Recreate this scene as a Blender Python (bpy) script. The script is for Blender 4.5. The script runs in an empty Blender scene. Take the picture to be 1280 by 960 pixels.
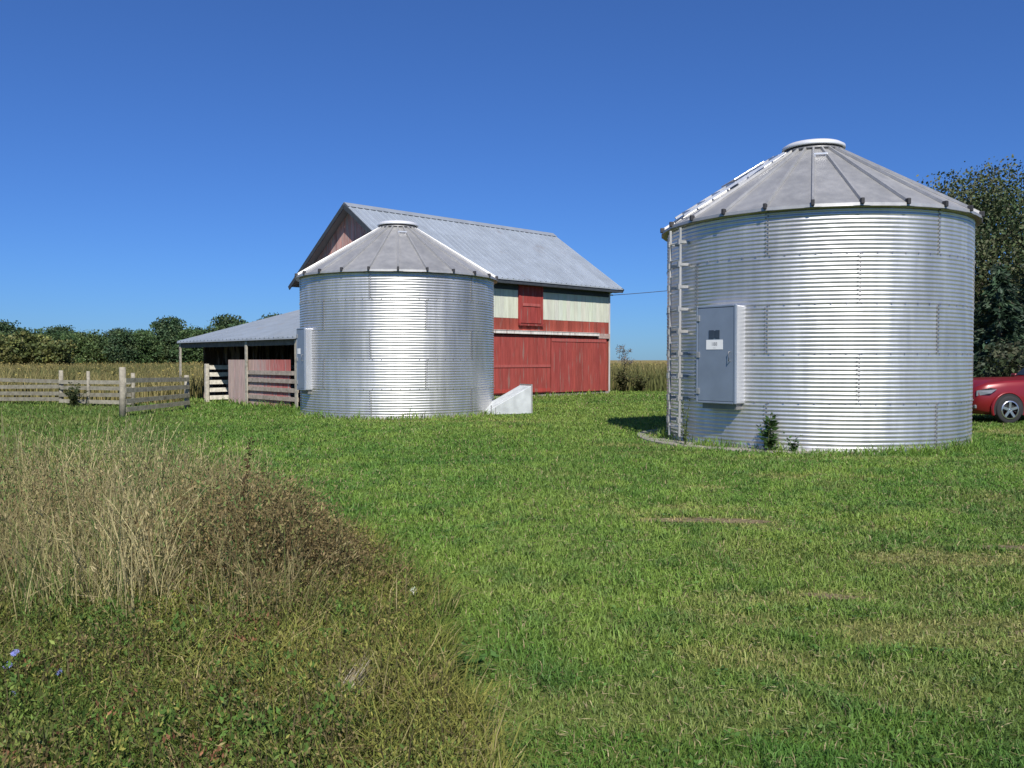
import bpy, bmesh, math, random
import numpy as np
from mathutils import Vector, Matrix

random.seed(7)
rng = np.random.default_rng(11)
scene = bpy.context.scene
COL = scene.collection
R = math.radians
FPX, HOR, CAMZ = 1050.0, 450.0, 1.52


def at(px, py, d):
    """photo pixel + depth -> world point"""
    return Vector(((px - 640) / FPX * d, d, CAMZ - (py - HOR) / FPX * d))


# ------------------------------------------------------------------ noise
def _hash(ix, iy, seed):
    h = (ix.astype(np.int64) * 374761393 + iy.astype(np.int64) * 668265263 + seed * 974711) & 0x7FFFFFFF
    h = ((h ^ (h >> 13)) * 1274126177) & 0x7FFFFFFF
    h = h ^ (h >> 16)
    return (h & 0xFFFF) / 65535.0


def vnoise(x, y, seed=0):
    x = np.asarray(x, float); y = np.asarray(y, float)
    ix, iy = np.floor(x), np.floor(y)
    fx, fy = x - ix, y - iy
    fx = fx * fx * (3 - 2 * fx); fy = fy * fy * (3 - 2 * fy)
    a = _hash(ix, iy, seed); b = _hash(ix + 1, iy, seed)
    c = _hash(ix, iy + 1, seed); d = _hash(ix + 1, iy + 1, seed)
    return (a * (1 - fx) + b * fx) * (1 - fy) + (c * (1 - fx) + d * fx) * fy


def fbm(x, y, seed=0, octv=4):
    v, a, f, t = 0, 1.0, 1.0, 0
    for k in range(octv):
        v = v + a * vnoise(np.asarray(x) * f, np.asarray(y) * f, seed + k * 17)
        t += a; a *= .55; f *= 2.03
    return v / t


def sstep(a, b, x):
    t = np.clip((np.asarray(x, float) - a) / (b - a), 0, 1)
    return t * t * (3 - 2 * t)


def ground_z(x, y):
    x = np.asarray(x, float); y = np.asarray(y, float)
    z = .09 * (fbm(x * .22, y * .22, 5, 3) - .5) + .035 * (fbm(x * 1.3, y * 1.3, 9, 2) - .5)
    # keep the pads of the bins, the barn and the car level
    for cx, cy, r in ((5.79, 16.25, 3.6), (-3.27, 24.2, 3.4), (-1, 35, 9), (-9.5, 30, 4), (13, 20.4, 3)):
        k = sstep(r, r + 2.5, np.hypot(x - cx, y - cy))
        z = z * k
    return z * sstep(160, 60, np.hypot(x, y))


# ------------------------------------------------------------------ materials
def new_mat(name):
    m = bpy.data.materials.new(name); m.use_nodes = True
    nt = m.node_tree
    return m, nt, nt.nodes, nt.links, nt.nodes['Principled BSDF']


def ramp(nodes, stops):
    r = nodes.new('ShaderNodeValToRGB')
    while len(r.color_ramp.elements) < len(stops):
        r.color_ramp.elements.new(.5)
    for e, (p, c) in zip(r.color_ramp.elements, stops):
        e.position = p; e.color = (*c, 1) if len(c) == 3 else c
    return r


def plain(name, col, rough=.6, metal=0.0, var=.18, scale=6.0, bump=0.0, stretch=(1, 1, 1)):
    """solid material with noise-driven wear"""
    m, nt, N, L, b = new_mat(name)
    tc = N.new('ShaderNodeTexCoord'); mp = N.new('ShaderNodeMapping')
    mp.inputs['Scale'].default_value = stretch
    L.new(tc.outputs['Object'], mp.inputs['Vector'])
    nz = N.new('ShaderNodeTexNoise'); nz.inputs['Scale'].default_value = scale; nz.inputs['Detail'].default_value = 6
    L.new(mp.outputs[0], nz.inputs['Vector'])
    lo = tuple(c * (1 - var) for c in col); hi = tuple(min(1, c * (1 + var)) for c in col)
    r = ramp(N, [(.3, lo), (.7, hi)])
    L.new(nz.outputs['Fac'], r.inputs['Fac']); L.new(r.outputs[0], b.inputs['Base Color'])
    b.inputs['Roughness'].default_value = rough; b.inputs['Metallic'].default_value = metal
    if bump:
        bp = N.new('ShaderNodeBump'); bp.inputs['Strength'].default_value = bump; bp.inputs['Distance'].default_value = .01
        L.new(nz.outputs['Fac'], bp.inputs['Height']); L.new(bp.outputs[0], b.inputs['Normal'])
    return m


def attr_mat(name, rough=.7, metal=0.0, scale=8, var=.25, stretch=(1, 1, 1), bump=.0, stain=None, spec=.5):
    """colour comes from the mesh attribute Col, times noise wear; optional stain colour"""
    m, nt, N, L, b = new_mat(name)
    at_ = N.new('ShaderNodeAttribute'); at_.attribute_name = 'Col'
    tc = N.new('ShaderNodeTexCoord'); mp = N.new('ShaderNodeMapping')
    mp.inputs['Scale'].default_value = stretch
    L.new(tc.outputs['Object'], mp.inputs['Vector'])
    nz = N.new('ShaderNodeTexNoise'); nz.inputs['Scale'].default_value = scale; nz.inputs['Detail'].default_value = 7
    L.new(mp.outputs[0], nz.inputs['Vector'])
    r = ramp(N, [(.28, (1 - var,) * 3), (.72, (1 + var,) * 3)])
    L.new(nz.outputs['Fac'], r.inputs['Fac'])
    mx = N.new('ShaderNodeMix'); mx.data_type = 'RGBA'; mx.blend_type = 'MULTIPLY'
    mx.inputs['Factor'].default_value = 1
    L.new(at_.outputs['Color'], mx.inputs[6]); L.new(r.outputs[0], mx.inputs[7])
    out = mx.outputs[2]
    if stain:
        nz2 = N.new('ShaderNodeTexNoise'); nz2.inputs['Scale'].default_value = stain[2]; nz2.inputs['Detail'].default_value = 8
        L.new(mp.outputs[0], nz2.inputs['Vector'])
        r2 = ramp(N, [(stain[1], (0, 0, 0)), (stain[1] + .12, (1, 1, 1))])
        L.new(nz2.outputs['Fac'], r2.inputs['Fac'])
        mx2 = N.new('ShaderNodeMix'); mx2.data_type = 'RGBA'
        L.new(r2.outputs[0], mx2.inputs['Factor']); L.new(out, mx2.inputs[6])
        mx2.inputs[7].default_value = (*stain[0], 1)
        out = mx2.outputs[2]
    L.new(out, b.inputs['Base Color'])
    b.inputs['Roughness'].default_value = rough; b.inputs['Metallic'].default_value = metal
    b.inputs['Specular IOR Level'].default_value = spec
    if bump:
        bp = N.new('ShaderNodeBump'); bp.inputs['Strength'].default_value = bump; bp.inputs['Distance'].default_value = .01
        L.new(nz.outputs['Fac'], bp.inputs['Height']); L.new(bp.outputs[0], b.inputs['Normal'])
    return m


def leaf_mat(name, trans=.3, rough=.6, spec=.25):
    m = bpy.data.materials.new(name); m.use_nodes = True
    nt = m.node_tree; N, L = nt.nodes, nt.links
    b = N['Principled BSDF']
    at_ = N.new('ShaderNodeAttribute'); at_.attribute_name = 'Col'
    L.new(at_.outputs['Color'], b.inputs['Base Color'])
    b.inputs['Roughness'].default_value = rough
    b.inputs['Specular IOR Level'].default_value = spec
    tr = N.new('ShaderNodeBsdfTranslucent'); L.new(at_.outputs['Color'], tr.inputs['Color'])
    mx = N.new('ShaderNodeMixShader'); mx.inputs[0].default_value = trans
    L.new(b.outputs[0], mx.inputs[1]); L.new(tr.outputs[0], mx.inputs[2])
    L.new(mx.outputs[0], N['Material Output'].inputs['Surface'])
    return m


def galv_mat(name, base, rough, metal, streak=True):
    """galvanised sheet: spangle, faint vertical run-off streaks, per-sheet tint from Col"""
    m, nt, N, L, b = new_mat(name)
    at_ = N.new('ShaderNodeAttribute'); at_.attribute_name = 'Col'
    tc = N.new('ShaderNodeTexCoord')
    mp = N.new('ShaderNodeMapping'); mp.inputs['Scale'].default_value = (1, 1, .1)
    L.new(tc.outputs['Object'], mp.inputs['Vector'])
    n1 = N.new('ShaderNodeTexNoise'); n1.inputs['Scale'].default_value = 7; n1.inputs['Detail'].default_value = 8
    L.new(mp.outputs[0], n1.inputs['Vector'])
    r1 = ramp(N, [(.3, (.91, .91, .92)), (.68, (1.04, 1.04, 1.04))])
    L.new(n1.outputs['Fac'], r1.inputs['Fac'])
    n2 = N.new('ShaderNodeTexVoronoi'); n2.inputs['Scale'].default_value = 60
    L.new(tc.outputs['Object'], n2.inputs['Vector'])
    r2 = ramp(N, [(0, (.94,) * 3), (1, (1.05,) * 3)])
    L.new(n2.outputs['Color'], r2.inputs['Fac'])
    a = N.new('ShaderNodeMix'); a.data_type = 'RGBA'; a.blend_type = 'MULTIPLY'; a.inputs['Factor'].default_value = 1
    n3 = N.new('ShaderNodeTexNoise'); n3.inputs['Scale'].default_value = 1.6; n3.inputs['Detail'].default_value = 5
    mp3 = N.new('ShaderNodeMapping'); mp3.inputs['Scale'].default_value = (1, 1, .45); L.new(tc.outputs['Object'], mp3.inputs['Vector']); L.new(mp3.outputs[0], n3.inputs['Vector'])
    r3 = ramp(N, [(.35, (.86, .865, .87)), (.62, (1.04, 1.04, 1.04))]); L.new(n3.outputs['Fac'], r3.inputs['Fac'])
    e_ = N.new('ShaderNodeMix'); e_.data_type = 'RGBA'; e_.blend_type = 'MULTIPLY'; e_.inputs['Factor'].default_value = 1
    c = N.new('ShaderNodeMix'); c.data_type = 'RGBA'; c.blend_type = 'MULTIPLY'; c.inputs['Factor'].default_value = 1
    d = N.new('ShaderNodeMix'); d.data_type = 'RGBA'; d.blend_type = 'MULTIPLY'; d.inputs['Factor'].default_value = 1
    L.new(r1.outputs[0], a.inputs[6]); L.new(r2.outputs[0], a.inputs[7])
    L.new(a.outputs[2], e_.inputs[6]); L.new(r3.outputs[0], e_.inputs[7])
    L.new(e_.outputs[2], c.inputs[6]); L.new(at_.outputs['Color'], c.inputs[7])
    L.new(c.outputs[2], d.inputs[6]); d.inputs[7].default_value = (*base, 1)
    L.new(d.outputs[2], b.inputs['Base Color'])
    rr = N.new('ShaderNodeMapRange'); rr.inputs['To Min'].default_value = rough - .07; rr.inputs['To Max'].default_value = rough + .1
    L.new(n1.outputs['Fac'], rr.inputs['Value']); L.new(rr.outputs[0], b.inputs['Roughness'])
    b.inputs['Metallic'].default_value = metal
    return m


M = {}
M['grass'] = leaf_mat('grass_blades', .36, .55, .3)
M['weeds'] = leaf_mat('weed_leaves', .22, .7, .15)
M['foliage'] = leaf_mat('tree_leaves', .2, .6, .3)
M['petal'] = leaf_mat('flower_petals', .3, .6, .2)
M['galv'] = galv_mat('galvanised_wall', (.70, .685, .66), .41, .84)
M['galv_roof'] = galv_mat('galvanised_roof', (.42, .415, .40), .46, .55)
M['galv_bright'] = galv_mat('galvanised_bright', (.60, .61, .63), .36, .55)
M['door_metal'] = plain('grey_painted_metal', (.27, .315, .385), .42, .45, .08, 3)
M['lid'] = plain('bright_lid_metal', (.68, .68, .69), .4, .25, .05, 3)
M['clip'] = plain('dark_rubber_clip', (.03, .03, .035), .7)
M['dark'] = plain('dark_opening', (.02, .02, .022), .9)
M['label'] = plain('white_sticker', (.78, .78, .77), .5, 0, .04)
M['ink'] = plain('grey_ink', (.22, .22, .24), .7)
M['emblem'] = plain('dark_emblem', (.035, .05, .075), .5)
M['concrete'] = plain('old_concrete', (.24, .225, .185), .9, 0, .3, 5, .4)
M['siding'] = attr_mat('painted_siding', .8, 0, 5, .2, (3, 3, .35), .15, ((.24, .13, .11), .58, 2.6), .25)
M['worn_siding'] = attr_mat('worn_siding', .85, 0, 7, .28, (3, 3, .3), .2, ((.40, .31, .28), .50, 3.2), .2)
M['pale_siding'] = attr_mat('pale_siding', .8, 0, 5, .14, (3, 3, .3), .15, ((.42, .44, .36), .60, 2.5), .25)
M['wood'] = attr_mat('weathered_wood', .9, 0, 9, .3, (1, 1, 1), .3, ((.17, .15, .115), .6, 4), .15)
M['barn_roof'] = attr_mat('sheet_roof', .5, .35, 2.0, .1, (1, 1, 1), 0, ((.30, .31, .33), .62, 1.0), .5)
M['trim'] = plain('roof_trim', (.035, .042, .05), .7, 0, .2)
M['white_metal'] = plain('white_sheet_metal', (.52, .545, .55), .45, .1, .16, 4)
M['bark'] = plain('bark', (.10, .08, .06), .95, 0, .4, 12, .6, (1, 1, .3))
M['wire'] = plain('wire', (.05, .05, .055), .6)
M['car_paint'] = plain('red_car_paint', (.20, .011, .015), .35, .15, .06, 2)
M['car_paint'].node_tree.nodes['Principled BSDF'].inputs['Coat Weight'].default_value = .3
M['tyre'] = plain('tyre_rubber', (.02, .02, .022), .85)
M['alloy'] = plain('alloy_rim', (.62, .62, .64), .28, .9, .05)
M['car_glass'] = plain('car_glass', (.02, .025, .03), .06, 0, .05)
M['lamp_glass'] = plain('headlight_glass', (.22, .23, .25), .12, .3, .05)
M['car_black'] = plain('black_plastic', (.02, .02, .02), .6)


def make_ground_mat():
    m, nt, N, L, b = new_mat('lawn_ground')
    g = N.new('ShaderNodeNewGeometry')
    n1 = N.new('ShaderNodeTexNoise'); n1.inputs['Scale'].default_value = .5; n1.inputs['Detail'].default_value = 8
    n2 = N.new('ShaderNodeTexNoise'); n2.inputs['Scale'].default_value = 14; n2.inputs['Detail'].default_value = 8
    L.new(g.outputs['Position'], n1.inputs['Vector']); L.new(g.outputs['Position'], n2.inputs['Vector'])
    r1 = ramp(N, [(.32, (.07, .115, .024)), (.5, (.10, .135, .034)), (.7, (.15, .14, .055))])
    r2 = ramp(N, [(.3, (.55, .55, .5)), (.7, (1.3, 1.3, 1.25))])
    L.new(n1.outputs['Fac'], r1.inputs['Fac']); L.new(n2.outputs['Fac'], r2.inputs['Fac'])
    mx = N.new('ShaderNodeMix'); mx.data_type = 'RGBA'; mx.blend_type = 'MULTIPLY'; mx.inputs['Factor'].default_value = 1
    L.new(r1.outputs[0], mx.inputs[6]); L.new(r2.outputs[0], mx.inputs[7])
    sp = N.new('ShaderNodeSeparateXYZ'); L.new(g.outputs['Position'], sp.inputs[0])
    mr = N.new('ShaderNodeMapRange'); mr.inputs['From Min'].default_value = 42; mr.inputs['From Max'].default_value = 60
    L.new(sp.outputs['Y'], mr.inputs['Value'])
    r3 = ramp(N, [(.35, (.17, .14, .055)), (.65, (.25, .20, .08))])
    n3 = N.new('ShaderNodeTexNoise'); n3.inputs['Scale'].default_value = .06; n3.inputs['Detail'].default_value = 4
    L.new(g.outputs['Position'], n3.inputs['Vector']); L.new(n3.outputs['Fac'], r3.inputs['Fac'])
    m2 = N.new('ShaderNodeMix'); m2.data_type = 'RGBA'
    L.new(mr.outputs[0], m2.inputs['Factor']); L.new(mx.outputs[2], m2.inputs[6]); L.new(r3.outputs[0], m2.inputs[7])
    L.new(m2.outputs[2], b.inputs['Base Color']); b.inputs['Roughness'].default_value = 1
    b.inputs['Specular IOR Level'].default_value = .1
    bp = N.new('ShaderNodeBump'); bp.inputs['Strength'].default_value = .6; bp.inputs['Distance'].default_value = .03
    L.new(n2.outputs['Fac'], bp.inputs['Height']); L.new(bp.outputs[0], b.inputs['Normal'])
    return m


M['ground'] = make_ground_mat()


# ------------------------------------------------------------------ object helpers
def tag(o, label=None, cat=None, group=None, kind=None):
    if label: o['label'] = label
    if cat: o['category'] = cat
    if group: o['group'] = group
    if kind: o['kind'] = kind
    return o


def thing(name, label, cat, loc=(0, 0, 0), rz=0.0, group=None):
    o = bpy.data.objects.new(name, None); COL.objects.link(o)
    o.empty_display_size = .3
    o.location = loc; o.rotation_euler = (0, 0, rz)
    return tag(o, label, cat, group)


def link_mesh(name, me, mat=None, parent=None):
    if mat: me.materials.append(mat)
    o = bpy.data.objects.new(name, me); COL.objects.link(o)
    if parent: o.parent = parent
    return o


def copy_tree(o, parent=None):
    c = o.copy(); COL.objects.link(c); c.parent = parent
    for ch in list(o.children):
        copy_tree(ch, c)
    return c


class MB:
    """collects shapes and links them as ONE mesh with a per-face colour attribute"""
    def __init__(s):
        s.v, s.f, s.c, s.sm = [], [], [], []

    def poly(s, pts, faces, col=(1, 1, 1), smooth=False):
        b = len(s.v)
        s.v.extend([tuple(p) for p in pts])
        for f in faces:
            s.f.append(tuple(b + i for i in f)); s.c.append(col); s.sm.append(smooth)
        return s

    def box(s, lo, hi, col=(1, 1, 1), mat=None):
        x0, y0, z0 = lo; x1, y1, z1 = hi
        p = [Vector(q) for q in ((x0, y0, z0), (x1, y0, z0), (x1, y1, z0), (x0, y1, z0),
                                 (x0, y0, z1), (x1, y0, z1), (x1, y1, z1), (x0, y1, z1))]
        if mat is not None: p = [mat @ q for q in p]
        return s.poly(p, [(3, 2, 1, 0), (4, 5, 6, 7), (0, 1, 5, 4), (1, 2, 6, 5), (2, 3, 7, 6), (3, 0, 4, 7)], col)

    def bar(s, a, b, w, h, col=(1, 1, 1), up=(0, 0, 1)):
        """rectangular bar from a to b; w sideways, h along up"""
        a, b = Vector(a), Vector(b); d = (b - a); L = d.length; d.normalize()
        u = Vector(up); sd = d.cross(u)
        if sd.length < 1e-5: sd = d.cross(Vector((0, 1, 0)))
        sd.normalize(); u = sd.cross(d).normalized()
        p = []
        for q in (a, b):
            for (i, j) in ((-1, -1), (1, -1), (1, 1), (-1, 1)):
                p.append(q + sd * (i * w / 2) + u * (j * h / 2))
        return s.poly(p, [(3, 2, 1, 0), (4, 5, 6, 7), (0, 1, 5, 4), (1, 2, 6, 5), (2, 3, 7, 6), (3, 0, 4, 7)], col)

    def tube(s, pts, rad, n=8, col=(1, 1, 1), cap=True):
        pts = [Vector(p) for p in pts]
        if not hasattr(rad, '__len__'): rad = [rad] * len(pts)
        base = len(s.v); rings = []
        for i, p in enumerate(pts):
            t = (pts[min(i + 1, len(pts) - 1)] - pts[max(i - 1, 0)]).normalized()
            a = t.cross(Vector((0, 0, 1)))
            if a.length < .05: a = t.cross(Vector((1, 0, 0)))
            a.normalize(); b = t.cross(a)
            for k in range(n):
                an = 2 * math.pi * k / n
                s.v.append(tuple(p + (a * math.cos(an) + b * math.sin(an)) * rad[i]))
        for i in range(len(pts) - 1):
            for k in range(n):
                q = (base + i * n + k, base + i * n + (k + 1) % n, base + (i + 1) * n + (k + 1) % n, base + (i + 1) * n + k)
                s.f.append(q); s.c.append(col); s.sm.append(True)
        if cap:
            s.f.append(tuple(base + k for k in range(n))[::-1]); s.c.append(col); s.sm.append(False)
            s.f.append(tuple(base + (len(pts) - 1) * n + k for k in range(n))); s.c.append(col); s.sm.append(False)
        return s

    def lathe(s, prof, n=48, col=(1, 1, 1), smooth=True, mat=None, above=-9.0):
        base = len(s.v); m = len(prof)
        for k in range(n):
            an = 2 * math.pi * k / n
            for r, z in prof:
                p = Vector((r * math.cos(an), r * math.sin(an), z))
                s.v.append(tuple(mat @ p if mat is not None else p))
        for k in range(n):
            if math.sin(2 * math.pi * (k + .5) / n) < above: continue
            for j in range(m - 1):
                a = base + k * m + j; b = base + ((k + 1) % n) * m + j
                s.f.append((a, b, b + 1, a + 1)); s.c.append(col); s.sm.append(smooth)
        return s

    def build(s, name, mat, parent=None, bevel=0):
        me = bpy.data.meshes.new(name)
        me.from_pydata(s.v, [], s.f); me.update()
        me.polygons.foreach_set('use_smooth', s.sm)
        ca = me.attributes.new('Col', 'FLOAT_COLOR', 'FACE')
        ca.data.foreach_set('color', np.array([(*c[:3], 1) for c in s.c], dtype=np.float32).ravel())
        o = link_mesh(name, me, mat, parent)
        if bevel:
            bm = o.modifiers.new('Bevel', 'BEVEL'); bm.width = bevel; bm.segments = 2; bm.limit_method = 'ANGLE'
        return o


class Cards:
    """many small blades and leaves, gathered and linked as ONE mesh"""
    def __init__(s):
        s.V, s.C, s.L, s.S = [], [], [], []
        s.nv = 0; s.nl = 0

    def _add(s, verts, cols, pattern, counts):
        n, k = verts.shape[0], verts.shape[1]
        off = (np.arange(n) * k + s.nv)[:, None]
        loops = (off + np.array(pattern)[None, :]).ravel()
        starts = (np.arange(n) * len(pattern))[:, None] + np.concatenate(([0], np.cumsum(counts)[:-1]))[None, :]
        s.S.append(starts.ravel() + s.nl); s.L.append(loops)
        s.V.append(verts.reshape(-1, 3)); s.C.append(np.repeat(cols, k, axis=0) if cols.ndim == 2 else cols.reshape(-1, 3))
        s.nv += n * k; s.nl += n * len(pattern)

    def blades(s, P, h, w, az, ld, lean, col, tipcol=None):
        """P base (n,3); bent blade, 5 verts"""
        n = len(P)
        side = np.stack([np.cos(az), np.sin(az), np.zeros(n)], 1) * (w / 2)[:, None]
        dv = np.stack([np.cos(ld), np.sin(ld), np.zeros(n)], 1) * (lean * h)[:, None]
        up = np.zeros((n, 3)); up[:, 2] = h
        mid = P + dv * .33 + up * .6
        tip = P + dv + up * (1 - .35 * np.clip(lean, 0, 1.6) ** 2)[:, None]
        v = np.stack([P - side, P + side, mid - side * .75, mid + side * .75, tip], 1)
        s._add(v, col, [0, 1, 3, 2, 2, 3, 4], [4, 3])

    def stalks(s, P, h, w, az, ld, lean, col):
        """long drooping grass stalk, 9 verts; returns the tips"""
        n = len(P)
        side = np.stack([np.cos(az), np.sin(az), np.zeros(n)], 1) * (w / 2)[:, None]
        dv = np.stack([np.cos(ld), np.sin(ld), np.zeros(n)], 1) * (lean * h)[:, None]
        pts = []
        for t in (0, .35, .65, .85, 1.0):
            p = P + dv * (t ** 2.0)
            p[:, 2] += h * (t - .30 * np.clip(lean, 0, 1.8) * t ** 3)
            pts.append(p)
        v = np.stack([pts[0] - side, pts[0] + side, pts[1] - side, pts[1] + side, pts[2] - side * .8, pts[2] + side * .8,
                      pts[3] - side * .6, pts[3] + side * .6, pts[4]], 1)
        s._add(v, col, [0, 1, 3, 2, 2, 3, 5, 4, 4, 5, 7, 6, 6, 7, 8], [4, 4, 4, 3])
        return pts[4], (pts[4] - pts[3])

    def leaves(s, C, L, W, col, T=None, spread=1.0):
        """pointed leaf quads, random orientation or along T"""
        n = len(C)
        t = rng.normal(size=(n, 3))
        if T is not None: t = T / (np.linalg.norm(T, axis=1, keepdims=True) + 1e-9) + t * spread * .45
        t /= np.linalg.norm(t, axis=1, keepdims=True)
        b = np.cross(t, rng.normal(size=(n, 3))); b /= (np.linalg.norm(b, axis=1, keepdims=True) + 1e-9)
        t = t * (L / 2)[:, None]; b = b * (W / 2)[:, None]
        v = np.stack([C - t, C - t * .1 + b, C + t, C - t * .1 - b], 1)
        s._add(v, col, [0, 1, 2, 3], [4])

    def build(s, name, mat, parent=None):
        V = np.concatenate(s.V).astype(np.float32); C = np.concatenate(s.C).astype(np.float32)
        L = np.concatenate(s.L).astype(np.int32); S = np.concatenate(s.S).astype(np.int32)
        me = bpy.data.meshes.new(name)
        me.vertices.add(len(V)); me.vertices.foreach_set('co', V.ravel())
        me.loops.add(len(L)); me.loops.foreach_set('vertex_index', L)
        me.polygons.add(len(S)); me.polygons.foreach_set('loop_start', S)
        me.update(calc_edges=True); me.validate()
        ca = me.color_attributes.new('Col', 'FLOAT_COLOR', 'POINT')
        ca.data.foreach_set('color', np.concatenate([np.clip(C, 0, 1), np.ones((len(C), 1), np.float32)], 1).ravel())
        return link_mesh(name, me, mat, parent)


def lerp(a, b, t):
    a = np.asarray(a, float); b = np.asarray(b, float); t = np.asarray(t)[:, None]
    return a * (1 - t) + b * t


def jit(n, s):
    return (1 + rng.normal(size=(n, 1)) * s)


# ------------------------------------------------------------------ camera, sun, sky
cam = bpy.data.cameras.new('camera'); co = bpy.data.objects.new('camera', cam); COL.objects.link(co)
cam.sensor_width = 36; cam.lens = 36 * FPX / 1280; cam.clip_end = 6000; cam.clip_start = .05
co.location = (0, 0, CAMZ); co.rotation_euler = (R(90) - math.atan(30 / FPX), 0, 0)
scene.camera = co

SUN_EL, SUN_AZ = R(46), R(170)          # azimuth clockwise from +Y (behind the camera, a little right)
sdir = Vector((math.sin(SUN_AZ) * math.cos(SUN_EL), math.cos(SUN_AZ) * math.cos(SUN_EL), math.sin(SUN_EL)))
sl = bpy.data.lights.new('sun', 'SUN'); sl.energy = 4.0; sl.angle = R(.53); sl.color = (1, .955, .88)
so = bpy.data.objects.new('sun', sl); COL.objects.link(so)
so.rotation_euler = (-sdir).to_track_quat('-Z', 'Y').to_euler(); so.location = (10, -20, 30)

w = bpy.data.worlds.new('World'); scene.world = w; w.use_nodes = True
N, L = w.node_tree.nodes, w.node_tree.links
sky = N.new('ShaderNodeTexSky'); sky.sky_type = 'NISHITA'; sky.sun_disc = False
sky.sun_elevation = SUN_EL; sky.sun_rotation = SUN_AZ
sky.altitude = 200; sky.air_density = 1.0; sky.dust_density = .15; sky.ozone_density = 1.6
tn = N.new('ShaderNodeMix'); tn.data_type = 'RGBA'; tn.blend_type = 'MULTIPLY'; tn.inputs['Factor'].default_value = 1
tn.inputs[7].default_value = (.38, .65, 1.16, 1)      # the camera's blue white balance on the sky
L.new(sky.outputs[0], tn.inputs[6])
tcw = N.new('ShaderNodeTexCoord'); spw = N.new('ShaderNodeSeparateXYZ'); L.new(tcw.outputs['Generated'], spw.inputs[0])
rw = ramp(N, [(0, (.66, .76, .86)), (.10, (.74, .83, .92)), (.45, (1, 1, 1.0))]); L.new(spw.outputs['Z'], rw.inputs['Fac'])
t2 = N.new('ShaderNodeMix'); t2.data_type = 'RGBA'; t2.blend_type = 'MULTIPLY'; t2.inputs['Factor'].default_value = 1
L.new(tn.outputs[2], t2.inputs[6]); L.new(rw.outputs[0], t2.inputs[7]); L.new(t2.outputs[2], N['Background'].inputs['Color'])
N['Background'].inputs['Strength'].default_value = .063

vs = scene.view_settings
scene.display_settings.display_device = 'sRGB'
vs.view_transform = 'Standard'; vs.look = 'None'; vs.gamma = 1; vs.exposure = .62; vs.use_curve_mapping = False
scene.render.resolution_x, scene.render.resolution_y = 1024, 768
scene.cycles.max_bounces = 8


# ------------------------------------------------------------------ ground
def spaced(lo, hi, step0, grow):
    a = [0.0]; s = step0
    while a[-1] < hi:
        a.append(a[-1] + s); s *= grow
    b = [0.0]; s = step0
    while b[-1] > lo:
        b.append(b[-1] - s); s *= grow
    return np.array(sorted(set(a + b)))


gx = spaced(-2500, 2500, .35, 1.045); gy = spaced(-300, 5000, .35, 1.045) + 6
X, Y = np.meshgrid(gx, gy); Z = ground_z(X, Y)
me = bpy.data.meshes.new('ground')
nx, ny = len(gx), len(gy)
idx = np.arange(nx * ny).reshape(ny, nx)
fc = np.stack([idx[:-1, :-1], idx[:-1, 1:], idx[1:, 1:], idx[1:, :-1]], -1).reshape(-1, 4)
me.from_pydata(np.stack([X, Y, Z], -1).reshape(-1, 3).tolist(), [], fc.tolist())
me.polygons.foreach_set('use_smooth', [True] * len(fc)); me.update()
tag(link_mesh('ground', me, M['ground']), kind='structure')

# ------------------------------------------------------------------ places
SILO_A = (math.sin(R(19.6)) * 17.25, math.cos(R(19.6)) * 17.25, 0)      # near bin, right
SILO_B = (-math.sin(R(7.7)) * 24.4, math.cos(R(7.7)) * 24.4, 0)         # far bin, by the barn
BARN_RZ = R(43.2); BARN = (-3.57, 30.53, 0); BL, BW = 10.9, 7.9
bc, bs = math.cos(BARN_RZ), math.sin(BARN_RZ)


def to_barn(x, y):
    dx, dy = np.asarray(x) - BARN[0], np.asarray(y) - BARN[1]
    return dx * bc + dy * bs, -dx * bs + dy * bc


def from_barn(x, y, z=0):
    return Vector((BARN[0] + x * bc - y * bs, BARN[1] + x * bs + y * bc, z))


def blocked(x, y, pad=0.0):
    m = np.hypot(x - SILO_A[0], y - SILO_A[1]) < 2.76 + pad
    m |= np.hypot(x - SILO_B[0], y - SILO_B[1]) < 2.76 + pad
    lx, ly = to_barn(x, y)
    m |= (lx > -pad) & (lx < BL + pad) & (ly > -pad) & (ly < BW + pad)
    m |= (lx > -5.0 - pad) & (lx < 0) & (ly > -1.7) & (ly < 7.3 + pad)
    return m


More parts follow.
